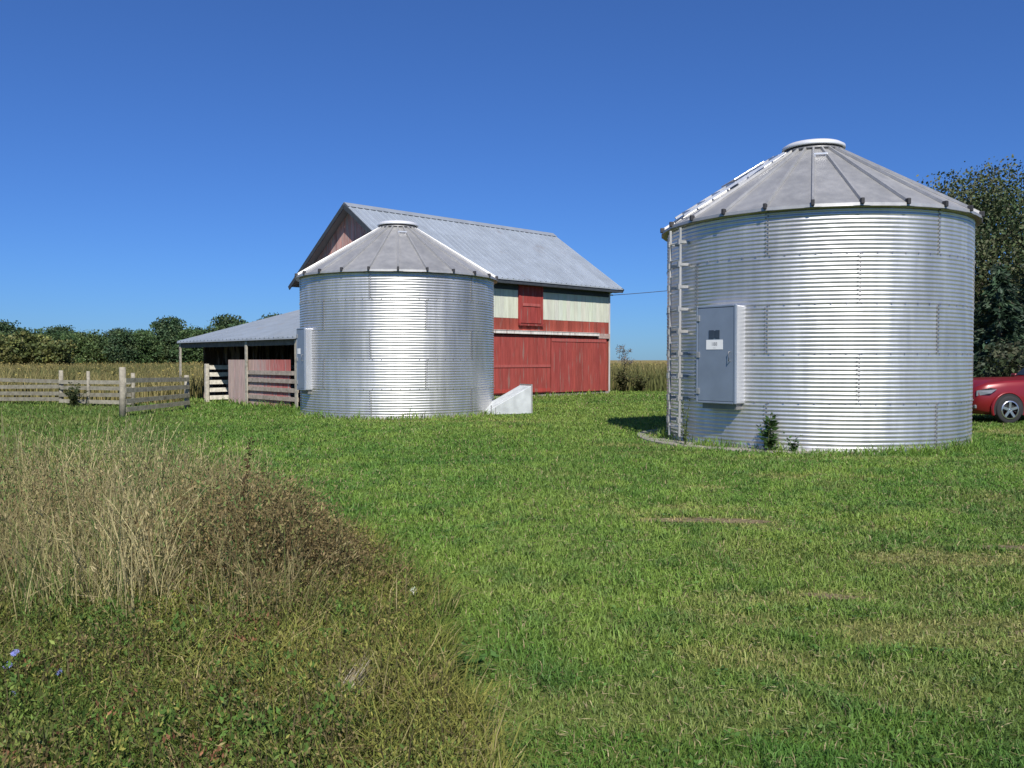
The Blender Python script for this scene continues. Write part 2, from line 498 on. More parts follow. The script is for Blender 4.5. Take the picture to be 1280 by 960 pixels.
# ------------------------------------------------------------------ grain bins
def make_silo(label, loc, rz, corr, door_az, ladder, sign):
    Rr, pitch = 2.743, .0676
    H = corr * pitch
    root = thing('grain_bin', label, 'grain bin', loc, rz)
    pol = lambda th, r, z: Vector((r * math.sin(th), -r * math.cos(th), z))
    # corrugated wall
    rows, cols = corr * 8 + 1, 240
    zz = np.linspace(0, H, rows); th = np.arange(cols) * 2 * math.pi / cols
    ring = np.minimum((zz / (H / 5)).astype(int), 4)
    rad = Rr + .0042 * np.sin(2 * math.pi * zz / pitch) + (ring % 2) * .0012
    TH, RD = np.meshgrid(th, rad); ZZ = np.repeat(zz[:, None], cols, 1)
    sheet = np.floor((TH / (2 * math.pi) * 6 + (ring[:, None] % 2) * .5 + .27) % 6).astype(int)
    tint = 1 + .085 * (np.array([_hash(sheet, np.repeat(ring[:, None], cols, 1), 3)])[0] - .5) * 2
    # lapped sheet edges: a raised lip and the dirt that gathers along it
    fr = (TH / (2 * math.pi) * 6 + (ring[:, None] % 2) * .5 + .27) % 1
    lap = fr < .028
    tint = np.where(lap, tint * .93, tint); RD = RD + .004 * lap
    lip = np.abs((zz / (H / 5) + .5) % 1 - .5) < .016
    tint = np.where(lip[:, None], tint * .94, tint)
    # splash dirt low on the wall, run-off marks under the eave
    tint = tint * (1 - .22 * sstep(.42, .0, ZZ) * fbm(TH * 9, ZZ * 2, 4, 3)) * (1 - .10 * sstep(H - 1.2, H, ZZ) * sstep(.45, .7, fbm(TH * 16, ZZ * .4, 8, 3)))
    # gentle dents: the sheets are never perfectly round
    RD = RD + .006 * (fbm(TH * 3 + 7, ZZ * .8, 21, 3) - .5)
    V = np.stack([RD * np.sin(TH), -RD * np.cos(TH), ZZ], -1).reshape(-1, 3)
    ii = np.arange(rows * cols).reshape(rows, cols); nx_ = np.roll(ii, -1, 1)
    F = np.stack([ii[:-1], nx_[:-1], nx_[1:], ii[1:]], -1).reshape(-1, 4)
    me = bpy.data.meshes.new('corrugated_wall')
    me.from_pydata(V.tolist(), [], F.tolist()); me.polygons.foreach_set('use_smooth', [True] * len(F)); me.update()
    ca = me.color_attributes.new('Col', 'FLOAT_COLOR', 'POINT')
    tt = tint.reshape(-1)
    ca.data.foreach_set('color', np.stack([tt, tt, tt, np.ones_like(tt)], 1).astype(np.float32).ravel())
    link_mesh('corrugated_wall', me, M['galv'], root)
    # rows of bolt heads along the sheet laps: hundreds, so one part
    bl = MB()
    def bolt(th_, z):
        r_ = Rr + .006; q = .011
        c_ = pol(th_, r_, z); tx = Vector((math.cos(th_), math.sin(th_), 0)); n_ = Vector((math.sin(th_), -math.cos(th_), 0))
        a4 = [c_ + tx * (i * q) + Vector((0, 0, j * q)) for i, j in ((-1, -1), (1, -1), (1, 1), (-1, 1))]
        b4 = [p + n_ * .012 for p in a4]
        bl.poly(a4 + b4, [(4, 5, 6, 7), (0, 1, 5, 4), (1, 2, 6, 5), (2, 3, 7, 6), (3, 0, 4, 7)], (.7, .7, .72))
    for rg_ in range(5):
        for sh in range(6):
            t0 = ((sh - .27 - (rg_ % 2) * .5) / 6 + .0022) * 2 * math.pi
            for j in range(24):
                bolt(t0 + (.028 if j % 2 else 0) * .5, (rg_ + (j + .5) / 24) * H / 5)
        if rg_:
            for j in range(72): bolt(j * 2 * math.pi / 72 + .02, rg_ * H / 5)
    tag(bl.build('seam_bolts', M['galv_roof'], root), kind='stuff')
    # base angle ring
    MB().lathe([(Rr + .007, .0), (Rr + .05, .0), (Rr + .05, .012), (Rr + .016, .02), (Rr + .016, .08), (Rr + .009, .08)], 120, (.8, .8, .78)).build('base_ring', M['galv'], root)
    # roof: flat panels, raised ribs, drip edge
    NP = 24; r0, r1 = 2.86, .47; z0 = H - .03; sl_ = math.tan(R(31.5)); z1 = z0 + (r0 - r1) * sl_
    rb = MB()
    for k in range(NP):
        a, b = k * 2 * math.pi / NP, (k + 1) * 2 * math.pi / NP
        g = 1 + random.uniform(-.05, .05)
        steps = 6
        for i in range(steps):
            ra, rb_ = r0 + (r1 - r0) * i / steps, r0 + (r1 - r0) * (i + 1) / steps
            za, zb = z0 + (r0 - ra) * sl_, z0 + (r0 - rb_) * sl_
            rb.poly([pol(a, ra, za), pol(b, ra, za), pol(b, rb_, zb), pol(a, rb_, zb)], [(0, 1, 2, 3)], (g, g, g))
        rb.poly([pol(a, r0, z0), pol(b, r0, z0), pol(b, r0 + .005, z0 - .05), pol(a, r0 + .005, z0 - .05)], [(3, 2, 1, 0)], (g * 1.1,) * 3)
    rb.build('roof', M['galv_roof'], root)
    MB().lathe([(Rr - .03, H - .005), (Rr + .012, H + .0), (r0 - .01, z0 - .05), (r0 - .01, z0 - .06), (Rr + .014, H - .075), (Rr - .03, H - .07)], 120, (.7, .7, .72)).build('eave_ring', M['galv_roof'], root)
    rib_me = clip_me = None
    for k in range(NP):
        a = k * 2 * math.pi / NP
        if rib_me is None:
            m = MB()
            def rp(r, off, hgt):
                return Vector((off, -r, z0 + (r0 - r) * sl_ + hgt))
            for (ra, rb2, wd) in ((r0 + .02, r1 - .01, .026),):
                P = [rp(ra, -wd, .002), rp(ra, -wd * .55, .052), rp(ra, wd * .55, .052), rp(ra, wd, .002),
                     rp(rb2, -wd, .002), rp(rb2, -wd * .55, .052), rp(rb2, wd * .55, .052), rp(rb2, wd, .002)]
                m.poly(P, [(0, 1, 5, 4), (1, 2, 6, 5), (2, 3, 7, 6), (0, 3, 2, 1), (4, 5, 6, 7)], (1.08,) * 3)
            o = m.build('roof_rib', M['galv_roof'], root); rib_me = o.data
            c = MB()
            c.box((-.028, -r0 - .04, z0 - .03), (.028, -r0 + .045, z0 + .068))
            oc = c.build('rib_clip', M['clip'], o, .012); clip_me = oc
        else:
            o = bpy.data.objects.new('roof_rib', rib_me); COL.objects.link(o); o.parent = root
            oc = clip_me.copy(); COL.objects.link(oc); oc.parent = o
        o.rotation_euler = (0, 0, a)
    # centre opening and lid
    cap = MB().lathe([(.44, z1 - .02), (.56, z1 - .035), (.56, z1 + .01), (.50, z1 + .02), (.50, z1 + .05)], 48, (.5, .5, .52)).build('roof_collar', M['galv_roof'], root)
    MB().lathe([(.53, z1 + .05), (.575, z1 + .05), (.58, z1 + .06), (.575, z1 + .105), (.50, z1 + .15), (.3, z1 + .185), (.0, z1 + .2)], 48, (1, 1, 1)).build('roof_lid', M['lid'], root)
    MB().lathe([(.44, z1 + .02), (.535, z1 + .02), (.535, z1 + .052), (.44, z1 + .052)], 32).build('lid_gap_shade', M['clip'], root)  # dark ring puts the shade of the gap under the lid into colour
    # small step near the peak
    st = MB(); r_ = .92; zs = z0 + (r0 - r_) * sl_ + .05
    a = R(7.5)
    st.bar(pol(a - .125, r_, zs), pol(a + .14, r_, zs), .03, .03)
    st.bar(pol(a - .10, r_ - .004, zs), pol(a - .10, r_ - .004, zs - .06), .02, .02); st.bar(pol(a + .11, r_ - .004, zs), pol(a + .11, r_ - .004, zs - .06), .02, .02)
    st.build('roof_step', M['galv_bright'], root)
    # roof hatch
    ha = R(-64)
    if not ladder: ha = R(-150)
    hx = MB(); rm = 1.35; zm = z0 + (r0 - rm) * sl_
    fr = Matrix.Translation(pol(ha, rm, zm)) @ Matrix.Rotation(ha, 4, 'Z') @ Matrix.Rotation(R(31.5), 4, 'X')
    hx.box((-.30, -.30, -.05), (.30, .30, .10), (.95,) * 3, fr)
    ht = hx.build('roof_hatch', M['galv_bright'], root, .012)
    hl = MB(); hl.box((-.34, -.34, .10), (.34, .34, .125), (1.05,) * 3, fr)
    hl.box((-.08, -.352, .06), (.08, -.34, .115), (.6,) * 3, fr)
    hl.build('hatch_lid', M['galv_bright'], ht, .006)
    # walk-through door box
    dz0, dz1, dw, dd = (.78, 2.44, .40, .24) if sign else (.72, 2.36, .27, .18)
    da = door_az
    T = Matrix.Rotation(da, 4, 'Z')
    fx = -(Rr + dd); bk = -(Rr - .08)
    bx = MB()
    bx.box((-dw, fx + .02, dz0), (dw, bk, dz1), (1.0,) * 3, T)
    db = bx.build('door_box', M['galv_bright'], root, .02)
    dr = MB(); dr.box((-dw + .03, fx - .012, dz0 + .035), (dw - .035, fx + .018, dz1 - .03), (1,) * 3, T)
    dp = dr.build('door_panel', M['door_metal'], db, .008)
    rim = MB()
    for (lo, hi) in (((dw - .03, fx - .02, dz0), (dw + .012, fx + .03, dz1 + .01)), ((-dw - .008, fx - .018, dz0), (-dw + .026, fx + .03, dz1 + .01)),
                     ((-dw + .03, fx - .018, dz1 - .026), (dw - .033, fx + .03, dz1 + .01)), ((-dw + .03, fx - .018, dz0 - .005), (dw - .033, fx + .03, dz0 + .03))):
        rim.box(lo, hi, (1.0,) * 3, T)
    rim.build('door_frame', M['door_metal'], db, .008)
    ln = MB(); ln.box((-dw + .05, fx + .1, dz0 - .1), (dw - .05, bk, dz0 - .004), (.6,) * 3, T); ln.build('door_sill', M['galv_roof'], db)
    if sign:
        sg = MB(); sg.box((-.19, fx - .018, 1.70), (.15, fx - .0125, 1.865), (1,) * 3, T); s_ = sg.build('notice', M['label'], dp)
        for i, (line, size, zt) in enumerate((('188', .085, 1.765), ('.....', .05, 1.725))):
            cu = bpy.data.curves.new('lettering', 'FONT'); cu.body = line; cu.size = size; cu.align_x = 'CENTER'; cu.extrude = .0008
            to = bpy.data.objects.new('lettering_source', cu); COL.objects.link(to)
            bpy.context.view_layer.update()
            tm = bpy.data.meshes.new_from_object(to.evaluated_get(bpy.context.evaluated_depsgraph_get()))
            bpy.data.objects.remove(to); bpy.data.curves.remove(cu)
            tm.transform(T @ Matrix.Translation((-.02, fx - .0192, zt)) @ Matrix.Rotation(R(90), 4, 'X'))
            tm.name = 'lettering'
            link_mesh('lettering', tm, M['ink'], dp)
        e = MB(); e.box((-.135, fx - .02, 1.885), (-.035, fx - .0125, 2.03), (1,) * 3, T)
        e.box((.005, fx - .02, 1.885), (.085, fx - .0125, 2.03), (1,) * 3, T)
        e.box((-.035, fx - .017, 1.895), (.005, fx - .0125, 2.02), (2.2,) * 3, T)
        e.build('emblem', M['emblem'], dp)
    else:
        sg = MB(); sg.box((-.2, fx - .02, 1.68), (-.02, fx - .0125, 1.83), (1,) * 3, T); sg.build('notice', M['label'], dp)
    for zh in (dz0 + .2, (dz0 + dz1) / 2, dz1 - .2):
        hg = MB(); hg.box((-dw + .005, fx - .03, zh - .05), (-dw + .07, fx - .0125, zh + .05), (1,) * 3, T); hg.build('hinge', M['galv_roof'], dp, .004)
    hd = MB(); hd.tube([T @ Vector((dw - .1, fx - .012, 1.5)), T @ Vector((dw - .1, fx - .05, 1.5)), T @ Vector((dw - .1, fx - .05, 1.66)), T @ Vector((dw - .1, fx - .012, 1.66))], .008, 6)
    hd.build('door_handle', M['galv_roof'], dp)
    if ladder:
        la = R(-55)
        T = Matrix.Rotation(la, 4, 'Z')
        ro = -(Rr + .15)
        ld = MB()
        for sx in (-.2, .2):
            ld.bar(T @ Vector((sx, ro, .12)), T @ Vector((sx, ro, H - .14)), .026, .04, (1.25,) * 3, up=T @ Vector((0, 1, 0)))
        lad = ld.build('ladder', M['galv_roof'], root)
        z = .3; rg = None
        while z < H - .2:
            m = MB(); m.tube([T @ Vector((-.2, ro, 0)), T @ Vector((.2, ro, 0))], .014, 6)
            if rg is None: o = rg = m.build('rung', M['galv_bright'], lad)
            else:
                o = rg.copy(); COL.objects.link(o)
            o.location.z = z; z += .305
        z = .42; kb = None
        while z < H - .15:
            for sx in (-.2, .2):
                if kb is None:
                    m = MB(); m.bar(Vector((0, ro - .03, 0)), Vector((0, -(Rr - .004), 0)), .05, .05, (1.1,) * 3)
                    m.box((-.035, ro - .05, -.05), (.035, ro - .02, .05), (1.1,) * 3)
                    kb = o = m.build('bracket', M['galv_roof'], lad)
                else:
                    o = kb.copy(); COL.objects.link(o)
                o.matrix_local = T @ Matrix.Translation((sx, 0, z))
            z += .405
        # roof ladder, flat on the panels
        rl = MB()
        pr = lambda r, off, h: T @ Vector((off, -r, z0 + (r0 - r) * sl_ + h))
        for sx in (-.17, .17):
            rl.bar(pr(r0 - .05, sx, .09), pr(.75, sx, .09), .03, .04)
        rlo = rl.build('roof_ladder', M['galv_bright'], root)
        r_ = r0 - .2; rg = None
        while r_ > .8:
            m = MB(); m.bar(pr(r_, -.17, .10), pr(r_, .17, .10), .035, .03)
            m.build('rung', M['galv_bright'], rlo)
            r_ -= .3
    return root


make_silo('large corrugated galvanised grain bin with an outside ladder, standing near on the right', SILO_A, R(-19.6), 60, R(-31), True, True)
make_silo('corrugated galvanised grain bin without a ladder, standing in front of the red barn', SILO_B, R(7.7), 57, R(-62), False, False)

# pads
def pad(name, label, cx, cy, r, seed, top=.05, sx=1.0):
    m = MB(); n = 72; top_ = []; bot = []
    for k in range(n):
        a = 2 * math.pi * k / n
        rr = r * (1 + .05 * (float(fbm(math.cos(a) * 2 + seed, math.sin(a) * 2, seed, 3)) - .5))
        top_.append((cx + rr * sx * math.cos(a), cy + rr * math.sin(a), top)); bot.append((cx + (rr + .02) * sx * math.cos(a), cy + (rr + .02) * math.sin(a), -.15))
    m.poly(top_ + bot, [tuple(range(n))] + [(k, k + n, (k + 1) % n + n, (k + 1) % n) for k in range(n)][::1], (1, 1, 1))
    return tag(m.build(name, M['concrete']), kind='structure')


pad('concrete_pad', '', SILO_A[0] - .50, SILO_A[1] - .02, 2.86, 3, .035)
pad('concrete_pad', '', SILO_B[0], SILO_B[1], 2.84, 8, .03)

M['soil'] = plain('bare_soil', (.14, .105, .055), .95, 0, .4, 9, .5)
for i, (cx, cy, rx, ry) in enumerate(((1.75, 7.75, .62, .13), (2.35, 7.35, .35, .07), (3.95, 6.7, .45, .08), (2.05, 5.35, .22, .07), (3.1, 4.55, .35, .10), (4.1, 4.85, .4, .10))):
    m = MB(); n = 28; top_ = []
    for k in range(n):
        a = 2 * math.pi * k / n; q = .55 + .9 * float(fbm(math.cos(a) * 1.6 + i * 7, math.sin(a) * 1.6, 3, 3))
        px_, py_ = cx + rx * q * math.cos(a), cy + ry * q * math.sin(a)
        top_.append((px_, py_, float(ground_z(px_, py_)) + .006))
    m.poly(top_ + [(cx, cy, float(ground_z(cx, cy)) + .008)], [(k, (k + 1) % n, n) for k in range(n)])
    tag(m.build('bare_soil', M['soil']), kind='structure')

# ------------------------------------------------------------------ barn
RED = (.27, .058, .041); PALE = (.535, .55, .455)


def boards(m, axis, fixed, a0, a1, zlo, zhi, wdt, thick, base, var=.14, out=-1):
    """vertical boards on a wall; axis 'x' = wall runs along x at y=fixed; zlo/zhi numbers or functions"""
    a = a0
    while a < a1 - .01:
        b = min(a + wdt * random.uniform(.9, 1.1), a1)
        g = 1 + random.uniform(-var, var)
        col = tuple(min(1, c * g * random.uniform(.97, 1.03)) for c in base)
        pr = random.uniform(0, .006)
        t0 = zlo; z1a = zhi(a) if callable(zhi) else zhi; z1b = zhi(b) if callable(zhi) else zhi
        z0a = zlo(a) if callable(zlo) else zlo
        if axis == 'x':
            P = [(a + .006, fixed + out * (thick + pr), z0a), (b - .004, fixed + out * (thick + pr), z0a), (b - .004, fixed, z0a), (a + .004, fixed, z0a),
                 (a + .004, fixed + out * (thick + pr), z1a), (b - .004, fixed + out * (thick + pr), z1b), (b - .004, fixed, z1b), (a + .004, fixed, z1a)]
        else:
            P = [(fixed + out * (thick + pr), a + .004, z0a), (fixed, a + .004, z0a), (fixed, b - .004, z0a), (fixed + out * (thick + pr), b - .004, z0a),
                 (fixed + out * (thick + pr), a + .004, z1a), (fixed, a + .004, z1a), (fixed, b - .004, z1b), (fixed + out * (thick + pr), b - .004, z1b)]
        m.poly(P, [(3, 2, 1, 0), (4, 5, 6, 7), (0, 1, 5, 4), (1, 2, 6, 5), (2, 3, 7, 6), (3, 0, 4, 7)], col)
        a = b


barn = thing('barn', 'red barn with a pale green upper band and grey sheet roof behind the bins', 'barn', BARN, BARN_RZ)
EZ, RZ_ = 4.98, 7.62
SL = (RZ_ - EZ) / (BW / 2)
gable = lambda y: EZ + (y if y < BW / 2 else BW - y) * SL - .02
core = MB()
core.poly([(0.02, .02, 0), (BL - .02, .02, 0), (BL - .02, BW - .02, 0), (.02, BW - .02, 0),
           (.02, .02, EZ - .05), (BL - .02, .02, EZ - .05), (BL - .02, BW - .02, EZ - .05), (.02, BW - .02, EZ - .05),
           (.02, BW / 2, RZ_ - .08), (BL - .02, BW / 2, RZ_ - .08)],
          [(0, 1, 5, 4), (1, 2, 6, 9, 5), (2, 3, 7, 6), (3, 0, 4, 8, 7), (4, 5, 9, 8), (6, 7, 8, 9)], (.05, .03, .03))
wl = core.build('wall', M['siding'], barn)
f = MB(); boards(f, 'x', 0, 0.0, BL, .12, 3.20, .24, .025, RED, .2); f.build('lower_siding', M['siding'], wl)
f = MB(); boards(f, 'x', 0, 0.0, BL, 3.205, EZ - .06, .24, .03, PALE, .07); f.build('upper_siding', M['pale_siding'], wl)
f = MB()
boards(f, 'y', 0, -.02, BW + .02, .1, gable, .24, .025, (.45, .245, .215), .2); f.build('gable_siding', M['worn_siding'], wl)
f = MB(); boards(f, 'y', BL, 0, BW, .1, gable, .24, .025, RED, .14, 1); f.build('gable_siding', M['siding'], wl)
f = MB(); boards(f, 'x', BW, 0, BL, .1, EZ - .06, .24, .025, RED, .14, 1); f.build('rear_siding', M['siding'], wl)
f = MB()
f.box((BL - .06, -.05, .1), (BL + .035, -.031 - .006, EZ - .08), (.46, .44, .42)); f.build('corner_board', M['siding'], barn)
f = MB(); f.box((0, -.04, 0), (BL, -.0, .118), (.3, .27, .24)); f.build('sill_beam', M['wood'], barn)
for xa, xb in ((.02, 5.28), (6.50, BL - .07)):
    m = MB(); m.box((xa, -.06, 4.34), (xb, -.0375, 4.6)); m.build('eave_shade_strip', M['trim'], barn)  # added dark strip that deepens the eave shadow on the wall
# loft door
ld = MB(); boards(ld, 'x', -.06, 5.29, 6.49, 3.03, 4.72, .2, .025, (.29, .05, .043), .1)
lo = ld.build('loft_door', M['siding'], barn)
m = MB(); m.box((5.40, -.115, 3.72), (6.40, -.0925, 3.83), (.36, .09, .08)); m.build('door_batten', M['siding'], lo)
m = MB()
m.box((5.2, -.10, 3.0), (5.285, -.036, 4.74), (.30, .045, .04)); m.box((6.495, -.10, 3.0), (6.58, -.036, 4.74), (.30, .045, .04)); m.box((5.2, -.14, 2.92), (6.58, -.036, 2.995), (.22, .04, .035))
m.build('door_casing', M['siding'], lo)
# sliding doors and their track
d1 = MB(); boards(d1, 'x', -.07, 2.9, 7.02, .16, 2.52, .26, .03, (.28, .054, .045), .08); d1o = d1.build('sliding_door', M['siding'], barn)
m = MB(); m.box((2.92, -.128, 1.22), (7.0, -.107, 1.33), (.33, .08, .07)); m.box((2.92, -.128, .2), (7.0, -.107, .34), (.34, .05, .04)); m.build('door_batten', M['siding'], d1o)
d2 = MB(); boards(d2, 'x', -.07, 7.06, 10.6, .16, 2.46, .26, .03, (.275, .053, .044), .08); d2o = d2.build('sliding_door', M['siding'], barn)
m = MB(); m.box((7.08, -.125, 2.30), (10.58, -.107, 2.42), (.32, .078, .068)); m.build('door_batten', M['siding'], d2o)
m = MB(); m.box((1.5, -.22, 2.58), (10.0, -.035, 2.70), (.62, .58, .54)); m.box((1.5, -.24, 2.70), (10.0, -.035, 2.715), (.66, .62, .58)); m.build('door_track', M['siding'], barn)
m = MB(); m.box((10.02, -.13, 2.48), (BL - .08, -.035, 2.69), (.36, .27, .24)); m.build('track_end', M['wood'], barn)
# roof: two slopes with ridges of the sheet
OE, OG, TK = .46, .42, .05
roof = MB()
sgl = math.hypot(1, SL)
for sgn, yb in ((1, 0.0), (-1, BW)):
    ye = yb - sgn * OE; yr = BW / 2
    ze = EZ - OE * SL; x0, x1 = -OG, BL + OG
    for k in range(13):
        xa = x0 + (x1 - x0) * k / 13; xb = x0 + (x1 - x0) * (k + 1) / 13
        for j in range(3):
            ya, y2 = ye + (yr - ye) * j / 3, ye + (yr - ye) * (j + 1) / 3
            za, z2 = ze + (RZ_ - ze) * j / 3, ze + (RZ_ - ze) * (j + 1) / 3
            g = random.uniform(.92, 1.08)
            c = (.335 * g, .375 * g, .42 * g)
            roof.poly([(xa, ya, za + TK), (xb, ya, za + TK), (xb, y2, z2 + TK), (xa, y2, z2 + TK)], [(0, 1, 2, 3) if sgn > 0 else (3, 2, 1, 0)], c)
    roof.poly([(x0, ye, ze), (x1, ye, ze), (x1, yr, RZ_), (x0, yr, RZ_)], [(3, 2, 1, 0) if sgn > 0 else (0, 1, 2, 3)], (.2, .19, .18))
    for xx in (x0, x1):
        roof.poly([(xx, ye, ze), (xx, ye, ze + TK), (xx, yr, RZ_ + TK), (xx, yr, RZ_)], [(0, 1, 2, 3)], (.3, .32, .34))
    roof.poly([(x0, ye, ze), (x1, ye, ze), (x1, ye, ze + TK), (x0, ye, ze + TK)], [(0, 1, 2, 3)], (.42, .45, .48))
    x = x0 + .08
    while x < x1:
        g = random.uniform(.95, 1.1)
        roof.bar((x, ye - sgn * .01, ze + TK + .012), (x, yr, RZ_ + TK + .012), .05, .03, (.42 * g, .46 * g, .50 * g))
        x += .305
ro = roof.build('roof', M['barn_roof'], barn)
m = MB()
m.bar((-OG - .01, BW / 2 - .16, RZ_ - .16 * SL + TK + .04), (BL + OG + .01, BW / 2 - .16, RZ_ - .16 * SL + TK + .04), .34, .012, (.32, .35, .38), up=(0, -SL, 1))
m.bar((-OG - .01, BW / 2 + .16, RZ_ - .16 * SL + TK + .04), (BL + OG + .01, BW / 2 + .16, RZ_ - .16 * SL + TK + .04), .34, .012, (.32, .35, .38), up=(0, SL, 1))
m.build('ridge_cap', M['barn_roof'], ro)
for xx in (-OG - .025, BL + OG + .025):
    for sgn, yb in ((1, 0.0), (-1, BW)):
        m = MB(); m.bar((xx, yb - sgn * OE, EZ - OE * SL - .06), (xx, BW / 2 - sgn * .003, RZ_ - .06), .04, .17, (1, 1, 1), up=(0, 0, 1))
        m.build('rake_board', M['trim'], ro)
m = MB(); m.box((-OG, -OE + .03, EZ - OE * SL - .13), (BL + OG, -OE + .07, EZ - OE * SL - .004), (1, 1, 1)); m.build('fascia', M['trim'], ro)
m = MB(); m.box((-OG + .02, -OE + .075, EZ - OE * SL - .12), (BL + OG - .02, -.036, EZ - OE * SL - .09), (1, 1, 1)); m.build('soffit', M['trim'], ro)
m = MB(); m.bar((BL + .04, -.02, 4.52), (BL + .30, -.30, 4.52 + .14), .04, .04, (.7, .7, .68)); m.tube([(BL + .06, -.05, 4.45), (BL + .2, -.05, 4.45)], .03, 8, (.7,) * 3)
m.build('wire_bracket', M['siding'], barn)

# ------------------------------------------------------------------ lean-to shed on the barn's gable end
shed = thing('open_shed', 'low open fronted shed with a sloping sheet roof against the end of the barn', 'shed', BARN, BARN_RZ)
LX, LY0, LY1 = -5.58, -1.75, 7.26
ez = lambda x: 2.20 + (x - LX) * (3.72 - 2.20) / 5.58
m = MB()
for k in range(10):
    ya, yb = LY0 + (LY1 - LY0) * k / 10, LY0 + (LY1 - LY0) * (k + 1) / 10
    g = random.uniform(.9, 1.08); c = (.28 * g, .325 * g, .385 * g)
    for j in range(2):
        xa, xb = (LX - .15, -2.6) if j == 0 else (-2.6, -.04)
        m.poly([(xa, ya, ez(xa) + .05), (xb, ya, ez(xb) + .05), (xb, yb, ez(xb) + .05), (xa, yb, ez(xa) + .05)], [(0, 1, 2, 3)], c)
xa, xb = LX - .15, -.04
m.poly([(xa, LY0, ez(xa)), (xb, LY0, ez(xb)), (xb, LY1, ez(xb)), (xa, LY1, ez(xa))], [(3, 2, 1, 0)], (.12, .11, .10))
for yy in (LY0, LY1):
    m.poly([(xa, yy, ez(xa)), (xa, yy, ez(xa) + .05), (xb, yy, ez(xb) + .05), (xb, yy, ez(xb))], [(0, 1, 2, 3)], (.4, .42, .45))
m.poly([(xa, LY0, ez(xa)), (xa, LY1, ez(xa)), (xa, LY1, ez(xa) + .05), (xa, LY0, ez(xa) + .05)], [(3, 2, 1, 0)], (.45, .47, .5))
y = LY0 + .1
while y < LY1:
    m.bar((xa - .01, y, ez(xa) + .062), (xb, y, ez(xb) + .062), .05, .028, (.31, .35, .40)); y += .305
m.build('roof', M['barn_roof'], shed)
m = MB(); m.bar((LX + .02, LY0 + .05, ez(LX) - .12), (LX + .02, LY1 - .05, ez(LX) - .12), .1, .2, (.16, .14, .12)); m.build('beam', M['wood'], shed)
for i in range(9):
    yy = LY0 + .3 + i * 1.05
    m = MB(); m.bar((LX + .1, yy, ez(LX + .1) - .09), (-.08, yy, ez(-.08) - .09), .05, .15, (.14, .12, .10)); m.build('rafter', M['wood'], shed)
for yy in (7.18, 1.67, -1.66):
    m = MB(); m.box((LX - .075, yy - .075, 0), (LX - .032, yy + .075, ez(LX) - .06), (.36, .33, .27)); m.build('post', M['wood'], shed, .01)
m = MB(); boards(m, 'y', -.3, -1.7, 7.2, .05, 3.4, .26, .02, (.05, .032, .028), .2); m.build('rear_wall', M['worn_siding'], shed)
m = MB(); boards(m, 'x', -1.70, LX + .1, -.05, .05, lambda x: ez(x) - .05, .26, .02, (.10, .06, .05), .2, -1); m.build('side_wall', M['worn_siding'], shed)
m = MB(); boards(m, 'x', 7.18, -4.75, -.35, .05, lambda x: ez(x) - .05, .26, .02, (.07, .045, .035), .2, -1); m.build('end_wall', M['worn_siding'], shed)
# worn red board front
m = MB()
boards(m, 'y', LX + .05, -1.13, 3.2, .03, 1.53, .22, .025, (.46, .33, .29), .1)
po = m.build('front_boarding', M['worn_siding'], shed)
# repaint the right-hand boards redder
ca = po.data.attributes['Col']; cols = np.zeros(len(po.data.polygons) * 4, np.float32); ca.data.foreach_get('color', cols); cols = cols.reshape(-1, 4)
for p in po.data.polygons:
    t = float(sstep(1.6, -.4, p.center.y)) * (.55 + .45 * float(sstep(.5, 1.1, p.center.z)))
    cols[p.index, :3] = cols[p.index, :3] * (1 - t) + np.array((.38, .06, .055)) * t
ca.data.foreach_set('color', cols.ravel())
# pen boards: across the front, and running into the shed
for z in (.25, .52, .80, 1.05):
    m = MB(); m.box((LX - .032, -1.72, z), (LX - .004, 1.70, z + .13), (.33, .28, .235)); m.build('pen_board', M['wood'], shed)
for z in (.08, .36, .64, .92, 1.18):
    m = MB(); m.box((LX + .1, 5.0, z), (-1.2, 5.03, z + .15), (.66, .62, .53)); m.build('pen_board', M['wood'], shed)
m = MB(); m.box((LX - .02, 4.93, 0), (LX + .09, 5.1, 1.38), (.5, .46, .38)); m.build('post', M['wood'], shed, .01)

# ------------------------------------------------------------------ white duct beside the far bin
dct = thing('fan_duct', 'white wedge shaped sheet metal duct on the grass against the far grain bin', 'duct', (0, 0, 0))
pA = at(609, 520, 22.9); pB = at(664, 521, 23.5)
dx = (pB - pA); dx.z = 0; Ln = dx.length; dx.normalize(); nrm = Vector((-dx.y, dx.x, 0))
pa = Vector((pA.x, pA.y, .02)); pb = Vector((pB.x, pB.y, .02))
m = MB()
hh = .78
P = [pa, pb, pb + nrm * .7, pa + nrm * .7, pa + Vector((0, 0, .10)), pb + Vector((0, 0, hh)), pb + nrm * .7 + Vector((0, 0, hh)), pa + nrm * .7 + Vector((0, 0, .10))]
m.poly(P, [(3, 2, 1, 0), (4, 5, 6, 7), (0, 1, 5, 4), (1, 2, 6, 5), (2, 3, 7, 6), (3, 0, 4, 7)])
m.build('duct_body', M['white_metal'], dct, .008)
m = MB()
m.bar(pb + dx * .02 + Vector((0, 0, 0)), pb + dx * .02 + Vector((0, 0, hh + .03)), .035, .035); m.bar(pb + dx * .02 + nrm * .7, pb + dx * .02 + nrm * .7 + Vector((0, 0, hh + .03)), .035, .035)
m.bar(pb + dx * .02 + Vector((0, 0, hh + .02)), pb + dx * .02 + nrm * .7 + Vector((0, 0, hh + .02)), .035, .035)
m.build('duct_flange', M['galv_roof'], dct)
m = MB(); q = pa + dx * .12 - nrm * .006
m.bar(q + Vector((0, 0, 0)), q + Vector((0, 0, .26)), .03, .03); m.bar(q + dx * .13, q + dx * .13 + Vector((0, 0, .2)), .03, .03); m.build('duct_bracket', M['galv_roof'], dct)

